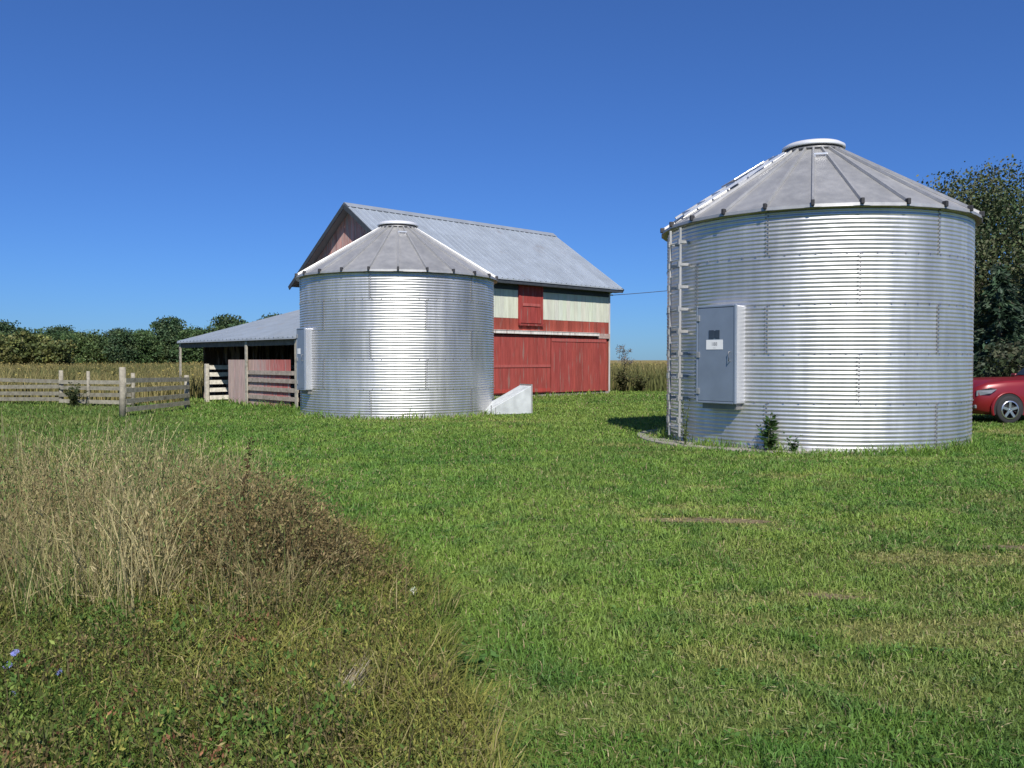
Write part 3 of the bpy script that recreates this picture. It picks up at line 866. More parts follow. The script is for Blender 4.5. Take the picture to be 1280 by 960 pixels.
# ------------------------------------------------------------------ board fence
fence = thing('board_fence', 'weathered grey board fence along the field left of the shed', 'fence', (-10.3, 22.2, 0))
FO = Vector((-10.3, 22.2, 0))
corner = Vector((-10.3, 22.2, 0)); fend = at(233, 511, 26.1); fend.z = 0
gp = lambda px, d: Vector(((px - 640) / FPX * d, d, 0))
left = [gp(166, 27.3), gp(110, 27.7), gp(76, 28.1), gp(-25, 29.2), gp(-140, 30.6)]


def fpost(p, h, wd=.14, col=(.29, .265, .21)):
    m = MB(); q = p - FO
    m.tube([q + Vector((0, 0, -.05)), q + Vector((.01, 0, h * .5)), q + Vector((.0, .01, h))], [wd * .55, wd * .5, wd * .48], 9, col)
    m.build('post', M['wood'], fence)


fpost(corner, 1.33, .17); fpost(fend, 1.05, .15); fpost(left[0], 1.1, .13); fpost(left[1], 1.15, .11); fpost(left[2], 1.17); fpost(left[3], 1.2); fpost(left[4], 1.2)
for a, b in ((left[4], left[3]), (left[3], left[2]), (left[2], left[0]), (corner, fend)):
    dd_ = (b - a).normalized(); nn = Vector((dd_.y, -dd_.x, 0)) * .085
    for z in ((.17, .38, .60, .83) if a.y > 25 else (.22, .45, .70, .96)):
        m = MB(); s1, s2 = random.uniform(-.05, .05), random.uniform(-.05, .05)
        g = random.uniform(.8, 1.15) * (1 if a.y > 25 else 1.7)  # rails of the near section coloured lighter, to look sunlit
        off = nn * (1 if nn.y < 0 else -1)
        m.bar(a - FO + off + Vector((0, 0, z + s1)), b - FO + off + Vector((0, 0, z + s2)), .028, .125, (.225 * g, .21 * g, .165 * g))
        m.build('rail', M['wood'], fence)

# ------------------------------------------------------------------ overhead wire
wp0 = from_barn(BL + .19, -.05, 4.45); wp1 = Vector((17.6, 33.2, 6.0))
m = MB(); pts = []
for i in range(25):
    t = i / 24; p = wp0.lerp(wp1, t); p.z -= .9 * 4 * t * (1 - t) * .28; pts.append(p)
m.tube(pts, .014, 5)
tag(m.build('overhead_wire', M['wire']), 'thin dark wire strung from the corner of the barn toward the trees', 'wire')


# ------------------------------------------------------------------ trees
def bez(p0, p1, p2, n):
    return [p0 * (1 - t) ** 2 + p1 * 2 * t * (1 - t) + p2 * t * t for t in [i / n for i in range(n + 1)]]


def leafy_tree(name, label, loc, height, rad, seed, n_clump, per, size, pal, low=.25, group=None, trunk_r=.18, flat=1.0, clump_r=.16):
    """trunk with limbs, crown of leaf clumps with gaps"""
    rnd = random.Random(seed)
    root = thing(name, label, 'tree', loc, rnd.uniform(0, 6), group)
    tk = MB(); top = height * .78
    tk.tube([Vector((0, 0, -.1)), Vector((.03, .02, height * .2)), Vector((rnd.uniform(-.1, .1), rnd.uniform(-.1, .1), height * .5)), Vector((rnd.uniform(-.2, .2), rnd.uniform(-.2, .2), top))],
            [trunk_r * 1.25, trunk_r, trunk_r * .6, trunk_r * .12], 9)
    ends = []
    for k in range(13):
        z = height * rnd.uniform(low * .8, .7); an = rnd.uniform(0, 2 * math.pi)
        zr = (z / height - low) / (1 - low)
        ln = rad * rnd.uniform(.55, .98)
        e = Vector((math.cos(an) * ln, math.sin(an) * ln, min(height * .95, z + ln * rnd.uniform(.25, .9))))
        p = bez(Vector((0, 0, z)), Vector((e.x * .5, e.y * .5, z + (e.z - z) * .25)), e, 5)
        tk.tube(p, [trunk_r * .4 * (1 - .85 * i / 5) for i in range(6)], 6)
        ends.append(e)
        for q in range(2):
            b = p[3]; e2 = b + Vector((rnd.uniform(-1, 1), rnd.uniform(-1, 1), rnd.uniform(.1, 1))) * rad * .35
            tk.tube([b, (b + e2) / 2 + Vector((0, 0, .05)), e2], [trunk_r * .15, trunk_r * .1, .01], 5); ends.append(e2)
    tk.build('trunk', M['bark'], root)
    cards = Cards()
    cz = height * (low + 1) / 2; hz = height * (1 - low) / 2
    C = []
    for e in ends: C.append((e.x, e.y, e.z))
    while len(C) < n_clump:
        v = Vector((rnd.gauss(0, 1), rnd.gauss(0, 1), rnd.gauss(0, 1))).normalized()
        r = rnd.uniform(.35, 1.0) ** .6
        lob = 1 + .28 * math.sin(3 * math.atan2(v.y, v.x) + seed) * math.cos(4 * v.z + seed * 2)
        taper = 1 - .35 * max(0, v.z)
        C.append((v.x * rad * r * lob * taper, v.y * rad * r * lob * taper, cz + v.z * hz * r * flat))
    C = np.array(C)
    cr = clump_r * rad * (0.6 + rng.random(len(C)) * .9)
    base = np.array(pal)[rng.integers(0, len(pal), len(C))] * jit(len(C), .16)
    P = np.repeat(C, per, 0) + np.clip(rng.normal(size=(len(C) * per, 3)), -1.5, 1.5) * np.repeat(cr, per)[:, None] * np.array([1, 1, .75])
    P[:, 2] = np.maximum(P[:, 2], .15)
    cl = np.repeat(base, per, 0) * jit(len(P), .2)
    sz = size * (.6 + rng.random(len(P)) * .8)
    cards.leaves(P, sz * 1.5, sz, cl)
    cards.build('crown', M['foliage'], root)
    return root


def spruce(label, loc, height, rad, seed, pal):
    rnd = random.Random(seed)
    root = thing('spruce_tree', label, 'tree', loc, rnd.uniform(0, 6))
    tk = MB(); tk.tube([Vector((0, 0, -.1)), Vector((0, 0, height * .5)), Vector((0, 0, height))], [.17, .10, .015], 8)
    C, T, cl = [], [], []
    z = .35
    while z < height - .1:
        fr = 1 - z / height; ln0 = rad * (fr ** .8) + .08
        for k in range(int(7 + 6 * fr)):
            an = rnd.uniform(0, 2 * math.pi); ln = ln0 * rnd.uniform(.65, 1.15)
            d = Vector((math.cos(an), math.sin(an), 0))
            p = [Vector((0, 0, z)), d * ln * .5 + Vector((0, 0, z - ln * .05)), d * ln + Vector((0, 0, z - ln * rnd.uniform(.12, .3)))]
            if rnd.random() < .5: tk.tube(p, [.03 * fr + .008, .018 * fr + .006, .004], 5, cap=False)
            col = np.array(rnd.choice(pal)) * rnd.uniform(.75, 1.25)
            n = int(10 + ln * 26)
            for j in range(n):
                t = rnd.uniform(.1, 1.02)
                q = p[0] * (1 - t) ** 2 + p[1] * 2 * t * (1 - t) + p[2] * t * t
                sd = Vector((-d.y, d.x, 0)) * rnd.uniform(-1, 1) * ln * .25 * (1.15 - t)
                q = q + sd + Vector((0, 0, rnd.uniform(-.14, .04)))
                C.append(tuple(q)); T.append((d.x + sd.x * 2, d.y + sd.y * 2, -.35)); cl.append(col * rnd.uniform(.8, 1.25))
        z += .17 + .1 * fr
    tk.build('trunk', M['bark'], root)
    C = np.array(C); n = len(C)
    cd = Cards(); cd.leaves(C, .20 + rng.random(n) * .18, .05 + rng.random(n) * .05, np.array(cl), np.array(T), 1.0)
    cd.build('crown', M['foliage'], root)
    return root


# trees right of the near bin
leafy_tree('shade_tree', 'tall olive brown shade tree rising behind the near grain bin', (18.3, 33, 0), 8.9, 4.0, 4, 430, 150, .078,
           [(.08, .105, .042), (.07, .10, .04), (.11, .115, .055), (.055, .09, .036), (.09, .10, .05)], .16, None, .24, clump_r=.14)
leafy_tree('shade_tree', 'darker shade tree partly hidden behind the tall olive brown one', (23.4, 35, 0), 7.2, 3.4, 9, 260, 130, .085,
           [(.05, .07, .035), (.07, .075, .045), (.09, .085, .05)], .14, None, .22, clump_r=.15)
SP = [(.04, .075, .04), (.05, .09, .046), (.032, .058, .034), (.06, .095, .055)]
spruce('dark blue green spruce at the right edge behind the red car', (17.6, 27.5, 0), 6.2, 2.2, 3, SP)
spruce('shorter dark spruce standing close to the back of the near grain bin', (15.4, 26.6, 0), 4.6, 1.7, 5, SP)
leafy_tree('bush', 'low dark bush on the ground behind the red car', (15.1, 24.3, 0), 1.9, 1.5, 15, 70, 60, .09, [(.05, .07, .03), (.07, .075, .04), (.04, .055, .03)], .0, None, .05)
leafy_tree('bush', 'low bush at the foot of the spruce at the right edge', (18.4, 25.0, 0), 2.1, 1.8, 16, 70, 60, .10, [(.045, .06, .035), (.06, .06, .04)], .0, None, .05)

# tree line beyond the field (each a tree; three crowns reused)
WL = 'dark green tree in the far tree line beyond the field on the left'
WG = 'trees in the far tree line'
protos = []
for i, (h_, r_, pal) in enumerate(((9.5, 4.2, [(.05, .095, .034), (.06, .11, .036), (.08, .125, .042)]), (8.2, 4.6, [(.06, .10, .034), (.075, .12, .038), (.10, .135, .042)]),
                                   (10.3, 3.8, [(.045, .085, .038), (.055, .10, .042), (.075, .11, .044)]))):
    protos.append(leafy_tree('field_tree', WL, (0, 0, 0), h_, r_, 30 + i, 150, 60, .32, pal, .06, WG, .2, clump_r=.2))
k = 0
for row, (d0, n, sc0) in enumerate(((148, 22, .78), (162, 26, .92))):
    for i in range(n):
        px = -150 + i * (590 / n) + random.uniform(-8, 8)
        d = d0 + random.uniform(-7, 7)
        s_ = sc0 * random.uniform(.84, .98) * (1.06 if px < 40 else (.93 + .14 * float(sstep(170, 270, px))))
        if row == 0 and px < 75: s_ *= .85
        pr_ = protos[k % 3]
        o = pr_ if k < 3 else copy_tree(pr_)
        o.location = ((px - 640) / FPX * d, d, 0); o.rotation_euler = (0, 0, random.uniform(0, 6.28)); o.scale = (s_, s_, s_ * random.uniform(.92, 1.06))
        k += 1
YL = 'yellow green bushy tree in front of the far tree line at the left edge'
yp = leafy_tree('field_bush', YL, (0, 0, 0), 5.0, 3.6, 51, 100, 40, .34, [(.13, .14, .04), (.10, .125, .036), (.15, .15, .048), (.08, .105, .036)], .02, 'yellow green bushes at the left edge', .12)
for i, (px, d, s_) in enumerate(((-60, 122, 1.05), (-18, 125, .95), (14, 118, .9), (38, 124, 1.0), (62, 121, .78))):
    o = yp if i == 0 else copy_tree(yp)
    o.location = ((px - 640) / FPX * d, d, 0); o.rotation_euler = (0, 0, i * 1.7); o.scale = (s_, s_, s_)
# wispy sapling behind the barn corner
leafy_tree('sapling', 'thin wispy sapling in the field just past the corner of the barn', at(781, 450, 70) - Vector((0, 0, CAMZ)), 3.3, .85, 77, 34, 14, .07, [(.16, .14, .12), (.13, .12, .09)], .35, None, .04)

# ------------------------------------------------------------------ red car
def make_car():
    root = thing('parked_car', 'dark red car with silver alloy wheels parked beside the near grain bin', 'car', (10.97, 20.75, 0), R(6))
    # stations: x from the nose; half width, sill z, shoulder z, top z, half width at top
    st = [(0.00, .62, .34, .74, .80, .52), (.08, .76, .26, .84, .93, .64), (.30, .84, .22, .93, 1.03, .72), (.75, .88, .20, .98, 1.075, .76), (1.15, .895, .20, 1.00, 1.09, .78),
          (2.08, .90, .20, 1.02, 1.10, .78), (2.38, .90, .20, 1.03, 1.42, .66), (2.60, .90, .20, 1.03, 1.60, .60), (2.9, .90, .20, 1.03, 1.65, .60), (3.5, .90, .20, 1.04, 1.62, .60),
          (4.0, .89, .20, 1.05, 1.52, .60), (4.35, .86, .24, 1.04, 1.25, .64), (4.55, .80, .30, 1.0, 1.07, .66), (4.62, .70, .40, .9, .95, .6)]
    m = MB(); rings = []
    for (x, hw, zs, zb, zt, tw) in st:
        half = [(0, zs - .02), (hw * .85, zs), (hw * .97, zs + .08), (hw, zs + (zb - zs) * .5), (hw * .985, zb - .10), (hw * .94, zb - .01), (tw + (hw * .92 - tw) * .45, zb + (zt - zb) * .5), (tw, zt - .05), (tw * .82, zt - .008), (0, zt)]
        ring = [(x, -y, z) for y, z in half] + [(x, y, z) for y, z in half[-2:0:-1]]
        rings.append(ring)
    n = len(rings[0]); P = [p for r in rings for p in r]
    F = []
    for i in range(len(rings) - 1):
        for k in range(n):
            F.append((i * n + k, (i + 1) * n + k, (i + 1) * n + (k + 1) % n, i * n + (k + 1) % n))
    F.append(tuple(range(n))); F.append(tuple((len(rings) - 1) * n + k for k in range(n))[::-1])
    m.poly(P, F, (1, 1, 1), True)
    body = m.build('body', M['car_paint'], root)
    bb = bmesh.new(); bb.from_mesh(body.data); bmesh.ops.recalc_face_normals(bb, faces=bb.faces); bb.to_mesh(body.data); bb.free()
    # dark wheel wells, a little proud of the flanks
    for wx in (.74, 3.72):
        for sgn in (-1, 1):
            T = Matrix.Translation((wx, 0, .345)) @ Matrix.Rotation(R(90), 4, 'X')
            m = MB(); m.lathe([(0, -sgn * .60), (.385, -sgn * .60), (.385, -sgn * .905), (.0, -sgn * .905)], 36, smooth=False, mat=T, above=-.3); m.build('wheel_well', M['car_black'], root)
            m = MB(); m.lathe([(.384, -sgn * .86), (.384, -sgn * .915), (.415, -sgn * .905), (.425, -sgn * .86)], 36, mat=T, above=-.3); m.build('wheel_arch', M['car_paint'], root)
    m = MB(); m.box((.5, -.66, .22), (4.1, .66, .75)); m.build('underbody', M['car_black'], root)
    # windows as panels set on the greenhouse
    def on_side(i, t, s, sgn):
        return None
    gl = MB()
    for sgn in (-1, 1):
        for (xa, xb) in ((2.42, 2.72), (2.80, 3.52), (3.60, 4.02)):
            pts = []
            for x in (xa, xb):
                for f_ in (.12, .86):
                    for i in range(len(st) - 1):
                        if st[i][0] <= x <= st[i + 1][0]:
                            t = (x - st[i][0]) / (st[i + 1][0] - st[i][0])
                            q = [st[i][j] * (1 - t) + st[i + 1][j] * t for j in range(6)]; break
                    hw, zs, zb, zt, tw = q[1:]
                    top = zt - .05; yy = hw * .94 + (tw - hw * .94) * f_; zz_ = zb - .01 + (top - zb) * f_
                    pts.append((x, sgn * (yy + .012), zz_))
            gl.poly([pts[0], pts[2], pts[3], pts[1]], [(0, 1, 2, 3) if sgn < 0 else (3, 2, 1, 0)])
    gl.build('side_window', M['car_glass'], root)
    ws = MB(); ws.poly([(2.11, -.70, 1.145), (2.11, .70, 1.145), (2.55, .56, 1.59), (2.55, -.56, 1.59)], [(3, 2, 1, 0)]); ws.build('windscreen', M['car_glass'], root)
    for sgn in (-1, 1):
        h = MB(); q5 = [(.04, .70, .66), (.045, .70, .79), (.28, .862, .86), (.44, .878, .83), (.30, .868, .73)]
        h.poly([(x, sgn * (y + .022), z) for x, y, z in q5] + [(x + .05, sgn * (y - .07), z) for x, y, z in q5],
               [(0, 1, 2, 3, 4), (0, 1, 6, 5), (1, 2, 7, 6), (2, 3, 8, 7), (3, 4, 9, 8), (4, 0, 5, 9)])
        h.build('headlight', M['lamp_glass'], root)
        mi = MB(); mi.box((2.24, sgn * .99 - .09, 1.03), (2.36, sgn * .99 + .09, 1.17)); mi.build('side_mirror', M['car_paint'], root, .03)
    bm_ = MB(); bm_.box((-.03, -.55, .30), (.05, .55, .44)); bm_.build('bumper_grille', M['car_black'], root, .02)
    for sgn in (-1, 1):
        fl = MB(); fl.box((.02, sgn * .64 - .07, .36), (.10, sgn * .64 + .07, .45)); fl.build('fog_lamp', M['lamp_glass'], root, .02)
        dl = MB()
        for x in (1.62, 2.76, 3.62):
            dl.box((x, sgn * .9025 - .004, .34), (x + .012, sgn * .9025 + .004, .98))
        dl.build('door_seam', M['car_black'], root)
        dh = MB()
        dh.box((2.52, sgn * .91 - .012, .86), (2.68, sgn * .91 + .012, .89)); dh.build('door_handle', M['car_paint'], root, .005)
    for sgn in (-1, 1):
        sk = MB(); sk.box((1.28, sgn * .898 - .018, .2), (3.3, sgn * .898 + .018, .30)); sk.build('side_skirt', M['car_black'], root, .01)
    first = None
    for wx in (.74, 3.72):
        for sgn in (-1, 1):
            wh = bpy.data.objects.new('wheel', None); COL.objects.link(wh); wh.parent = root
            wh.location = (wx, sgn * .845, .335); wh.rotation_euler = (0, 0, 0 if sgn < 0 else math.pi)
            if first is None:
                T = Matrix.Rotation(R(90), 4, 'X')
                t_ = MB().lathe([(.22, -.10), (.30, -.105), (.325, -.09), (.335, -.05), (.335, .05), (.325, .09), (.30, .105), (.215, .10)], 40, mat=T)
                t_.lathe([(0, -.1), (.21, -.1), (.21, -.06), (0, -.06)], 24, mat=T)
                to_ = t_.build('tyre', M['tyre'], wh)
                r_ = MB().lathe([(.195, .112), (.222, .112), (.222, .02), (.205, .02), (.205, .095), (.195, .098)], 40, mat=T)
                r_.lathe([(0, .10), (.05, .10), (.055, .085), (.055, .02)], 20, mat=T)
                for k in range(5):
                    a = k * 2 * math.pi / 5 + .3
                    r_.bar((.03 * math.cos(a), -.088, .03 * math.sin(a)), (.205 * math.cos(a), -.092, .205 * math.sin(a)), .06, .03, up=(0, 1, 0))
                ri = r_.build('rim', M['alloy'], wh); first = (to_, ri)
            else:
                for s_ in first:
                    c = s_.copy(); COL.objects.link(c); c.parent = wh
    return root


make_car()


# ------------------------------------------------------------------ lawn
def sample_fan(n, d0, d1, a0, a1, dens):
    """random points in a fan before the camera, density dens(d) per area"""
    dd = np.linspace(d0, d1, 800); pdf = dens(dd) * dd; cdf = np.cumsum(pdf); cdf /= cdf[-1]
    d = np.interp(rng.random(n), cdf, dd); t = a0 + (a1 - a0) * rng.random(n)
    return t * d, d


def weed_edge(y):
    """x of the edge between the rough patch on the left and the mown grass"""
    return np.interp(y, [0, 2.5, 3.6, 5.0, 6.4, 8.0, 10, 13, 19, 26], [.15, -.05, -.25, -.48, -1.0, -1.9, -3.2, -5.0, -7.2, -10.5])


DEAD = [(1.75, 7.7, .75, .22, .9), (2.3, 7.4, .6, .12, .6), (3.9, 6.7, .55, .10, 1.0), (3.5, 6.3, .9, .3, .55), (2.05, 5.35, .35, .12, .7), (2.9, 4.6, .9, .35, .5), (4.0, 4.9, .8, .3, .5), (1.95, 14.9, .9, .35, .6), (2.3, 13.6, .8, .3, .3),
        (.75, 3.6, .8, .3, .35), (1.4, 5.2, .4, .15, .45), (-1.0, 20.6, 3.0, .35, .5), (5.5, 12.8, 3.0, .3, .25), (1.7, 3.9, .5, .3, .35), (11.5, 17.5, 3, .8, .5)]


def dead_at(x, y):
    wob = .5 * (fbm(x * 2.2, y * 2.2, 61, 3) - .5)
    v = np.zeros_like(x)
    for cx, cy, rx, ry, s in DEAD:
        q = np.sqrt(((x - cx) / rx) ** 2 + ((y - cy) / ry) ** 2) + wob * 2
        v = np.maximum(v, s * sstep(1.15, .65, q))
    v = np.maximum(v, .75 * sstep(.60, .78, fbm(x * .9, y * 1.3, 31, 4)) * sstep(-.5, 2.5, x + .1 * y) * sstep(16, 8, y))
    return v


def lawn():
    cd = Cards()
    dens = lambda d: 5200 * np.exp(-np.maximum(d - 3, 0) / 4.8) + 210 * np.exp(-np.maximum(d - 12, 0) / 16) + 14
    x, y = sample_fan(900000, 2.0, 46, -.78, .86, dens)
    edge = weed_edge(y)
    keep = ~blocked(x, y, .0) & (rng.random(len(x)) < np.clip(.12 + (x - edge + .5 * (fbm(x * 1.5, y * 1.5, 71) - .5)) / .5, .22, 1))
    dd = dead_at(x, y)
    keep &= rng.random(len(x)) > dd * .72
    padm = (np.hypot(x - SILO_A[0] + .50, y - SILO_A[1] + .02) < 2.86)
    keep &= ~(padm & (rng.random(len(x)) > .12 + .7 * sstep(.42, .6, fbm(x * 2, y * 2, 88))))
    x, y, dd = x[keep], y[keep], dd[keep]
    n = len(x)
    z = ground_z(x, y)
    dist = np.hypot(x, y)
    big = fbm(x * .35, y * .35, 2, 4); med = fbm(x * 1.6, y * 1.6, 41, 3); fine = fbm(x * 5, y * 5, 43, 2)
    c = lerp((.100, .195, .033), (.185, .290, .054), np.clip(.5 + (big - .5) * 2.0 + (med - .5) * 1.2, 0, 1))
    ye = np.clip((med - .5) * 2.2 + (big - .45) * 1.2 + rng.normal(size=n) * .22, 0, 1) * .55
    c = lerp(c, (.255, .31, .065), ye)
    bl = np.clip((fine - .56) * 5, 0, 1) * .55
    c = lerp(c, (.075, .15, .045), bl)
    # browner, drier turf on the right
    dry = sstep(.3, 2.6, x) * sstep(10, 5, y) * np.clip(.35 + (fbm(x * .8, y * .8, 91, 3) - .45) * 2.2, 0, 1)
    c = lerp(c, (.21, .195, .072), dry * .38)
    far = sstep(14, 21, dist) * np.clip(.25 + 1.4 * (fbm(x * .25, y * .6, 19, 3) - .4), 0, 1)
    c = lerp(c, (.24, .275, .06), far * .6)
    c = lerp(c, (.38, .285, .13), np.clip(dd * (.65 + rng.random(n) * .5), 0, 1) * (rng.random(n) < .85))
    clump = sstep(.58, .70, fbm(x * 2.6, y * 2.6, 111, 3)) * (1 - dd)
    c = lerp(c, (.075, .175, .034), clump * .5)
    soft = sstep(.56, .72, fbm(x * 1.1 + 9, y * 1.1, 131, 3)) * sstep(-1, 2, x) * sstep(14, 9, y)
    c = lerp(c, (.27, .225, .10), soft * (rng.random(n) < .5) * .5)
    track = np.exp(-((x - .35 - .9 * (y - 5) / 12 - .25 * np.sin(y * .5)) / .55) ** 2) + np.exp(-((x - 2.0 - .9 * (y - 5) / 12 - .25 * np.sin(y * .5)) / .4) ** 2)
    c = lerp(c, (.24, .31, .07), np.clip(track, 0, 1) * .30 * sstep(3, 5, y))
    c = c * np.array([1.07, 1.13, 1.06])
    straw = rng.random(n) < .05
    c[straw] = np.array((.34, .28, .15)) * jit(int(straw.sum()), .2)
    c *= jit(n, .16)
    h = (.022 + .040 * rng.random(n) ** 1.4) * (.7 + .7 * med) * np.interp(dist, [3, 12, 30], [1, 1.25, 1.5]) * (1 - .45 * dd)
    # long tufts round walls and posts
    near = np.minimum(np.hypot(x - SILO_A[0], y - SILO_A[1]) - 2.76, np.hypot(x - SILO_B[0], y - SILO_B[1]) - 2.76)
    lx, ly = to_barn(x, y)
    nb = np.where((lx > -6) & (lx < BL + .5), np.abs(ly + .12), 9)
    nsh = np.where((ly > -2) & (ly < 8), np.abs(lx + 5.75), 9)
    near = np.minimum(near, np.minimum(nb, nsh))
    tuft = sstep(.5, .05, near) * (.3 + .9 * fbm(x * 3, y * 3, 55, 2))
    h *= (1 + 2.6 * tuft) * (1 + .35 * clump)
    wd = (.0030 + .00082 * dist) * (.7 + rng.random(n) * .6)
    cd.blades(np.stack([x, y, z - .004], 1), h, wd, rng.random(n) * 6.283, rng.random(n) * 6.283, .25 + rng.random(n) * .95, c)
    # flat broad leaves of clover and plantain, and dry clippings
    x, y = sample_fan(1300, 2.4, 15, -.3, .8, lambda d: np.exp(-np.maximum(d - 3, 0) / 5))
    k = (x > weed_edge(y) + .1) & ~blocked(x, y, .4) & (dead_at(x, y) < .3) & (fbm(x * .9, y * .9, 141, 3) > .5); x, y = x[k], y[k]; n = len(x)
    per = 9; an = rng.random((n, per)) * 6.283; rr = .04 * rng.random((n, per)) + .006
    C = np.stack([x[:, None] + np.cos(an) * rr, y[:, None] + np.sin(an) * rr, ground_z(x, y)[:, None] + .015 + .025 * rng.random((n, per))], -1).reshape(-1, 3)
    T = np.stack([np.cos(an), np.sin(an), .3 + 0 * an], -1).reshape(-1, 3); m = len(C)
    cl = np.repeat(np.array([(.10, .21, .04), (.13, .24, .05), (.09, .18, .045)])[rng.integers(0, 3, n)], per, 0) * jit(m, .15)
    cd.leaves(C, .018 + .02 * rng.random(m), .011 + .010 * rng.random(m), cl, T, .5)
    x, y = sample_fan(9000, 2.4, 16, -.3, .8, lambda d: np.exp(-np.maximum(d - 3, 0) / 5))
    k = (x > weed_edge(y)) & ~blocked(x, y, .3); x, y = x[k], y[k]; n = len(x)
    C = np.stack([x, y, ground_z(x, y) + .02 + .025 * rng.random(n)], 1); T = rng.normal(size=(n, 3)) * np.array([1, 1, .12])
    cd.leaves(C, .025 + .04 * rng.random(n), .002 + .0004 * y, lerp((.30, .25, .12), (.46, .40, .22), rng.random(n)), T, .1)
    o = cd.build('lawn_grass', M['grass'])
    tag(o, 'short mown green lawn grass with dry patches around the grain bins', 'grass', kind='stuff')


lawn()


# ------------------------------------------------------------------ rough patch in the left foreground
def plants(cd, x, y, h, per, leaf, pal, up=.55, stemcol=(.12, .10, .05), spread=.10, jitc=.18, narrow=.45, skew=.8):
    """leafy stems: per leaves on each stem, one palette colour per plant"""
    n = len(x); z = ground_z(x, y)
    P = np.stack([x, y, z], 1)
    ld = rng.random(n) * 6.283; lean = rng.random(n) * .35
    base = np.array(pal)[rng.integers(0, len(pal), n)] * jit(n, jitc)
    cd.stalks(P, h, np.full(n, .004) + .003 * rng.random(n), rng.random(n) * 6.283, ld, lean, np.tile(np.array(stemcol), (n, 1)) * jit(n, .25))
    t = rng.random((n, per)) ** skew
    hh = h[:, None]
    px = x[:, None] + np.cos(ld)[:, None] * lean[:, None] * hh * t ** 2 + rng.normal(size=(n, per)) * spread * hh ** .5 * (1.15 - .6 * t)
    py = y[:, None] + np.sin(ld)[:, None] * lean[:, None] * hh * t ** 2 + rng.normal(size=(n, per)) * spread * hh ** .5 * (1.15 - .6 * t)
    pz = z[:, None] + hh * (.05 + .95 * t)
    C = np.stack([px, py, pz], -1).reshape(-1, 3)
    T = C - np.repeat(P + np.array([0, 0, .0]), per, 0); T[:, 2] *= .5
    m = len(C); sz = leaf * (.5 + rng.random(m) * .9)
    cl = np.repeat(base, per, 0) * jit(m, .22)
    cd.leaves(C, sz, sz * narrow, cl, T, 1.3)


def in_patch(x, y, slack=0):
    return x < weed_edge(y) + .35 * (fbm(x * 1.4, y * 1.4, 12, 3) - .5) + slack


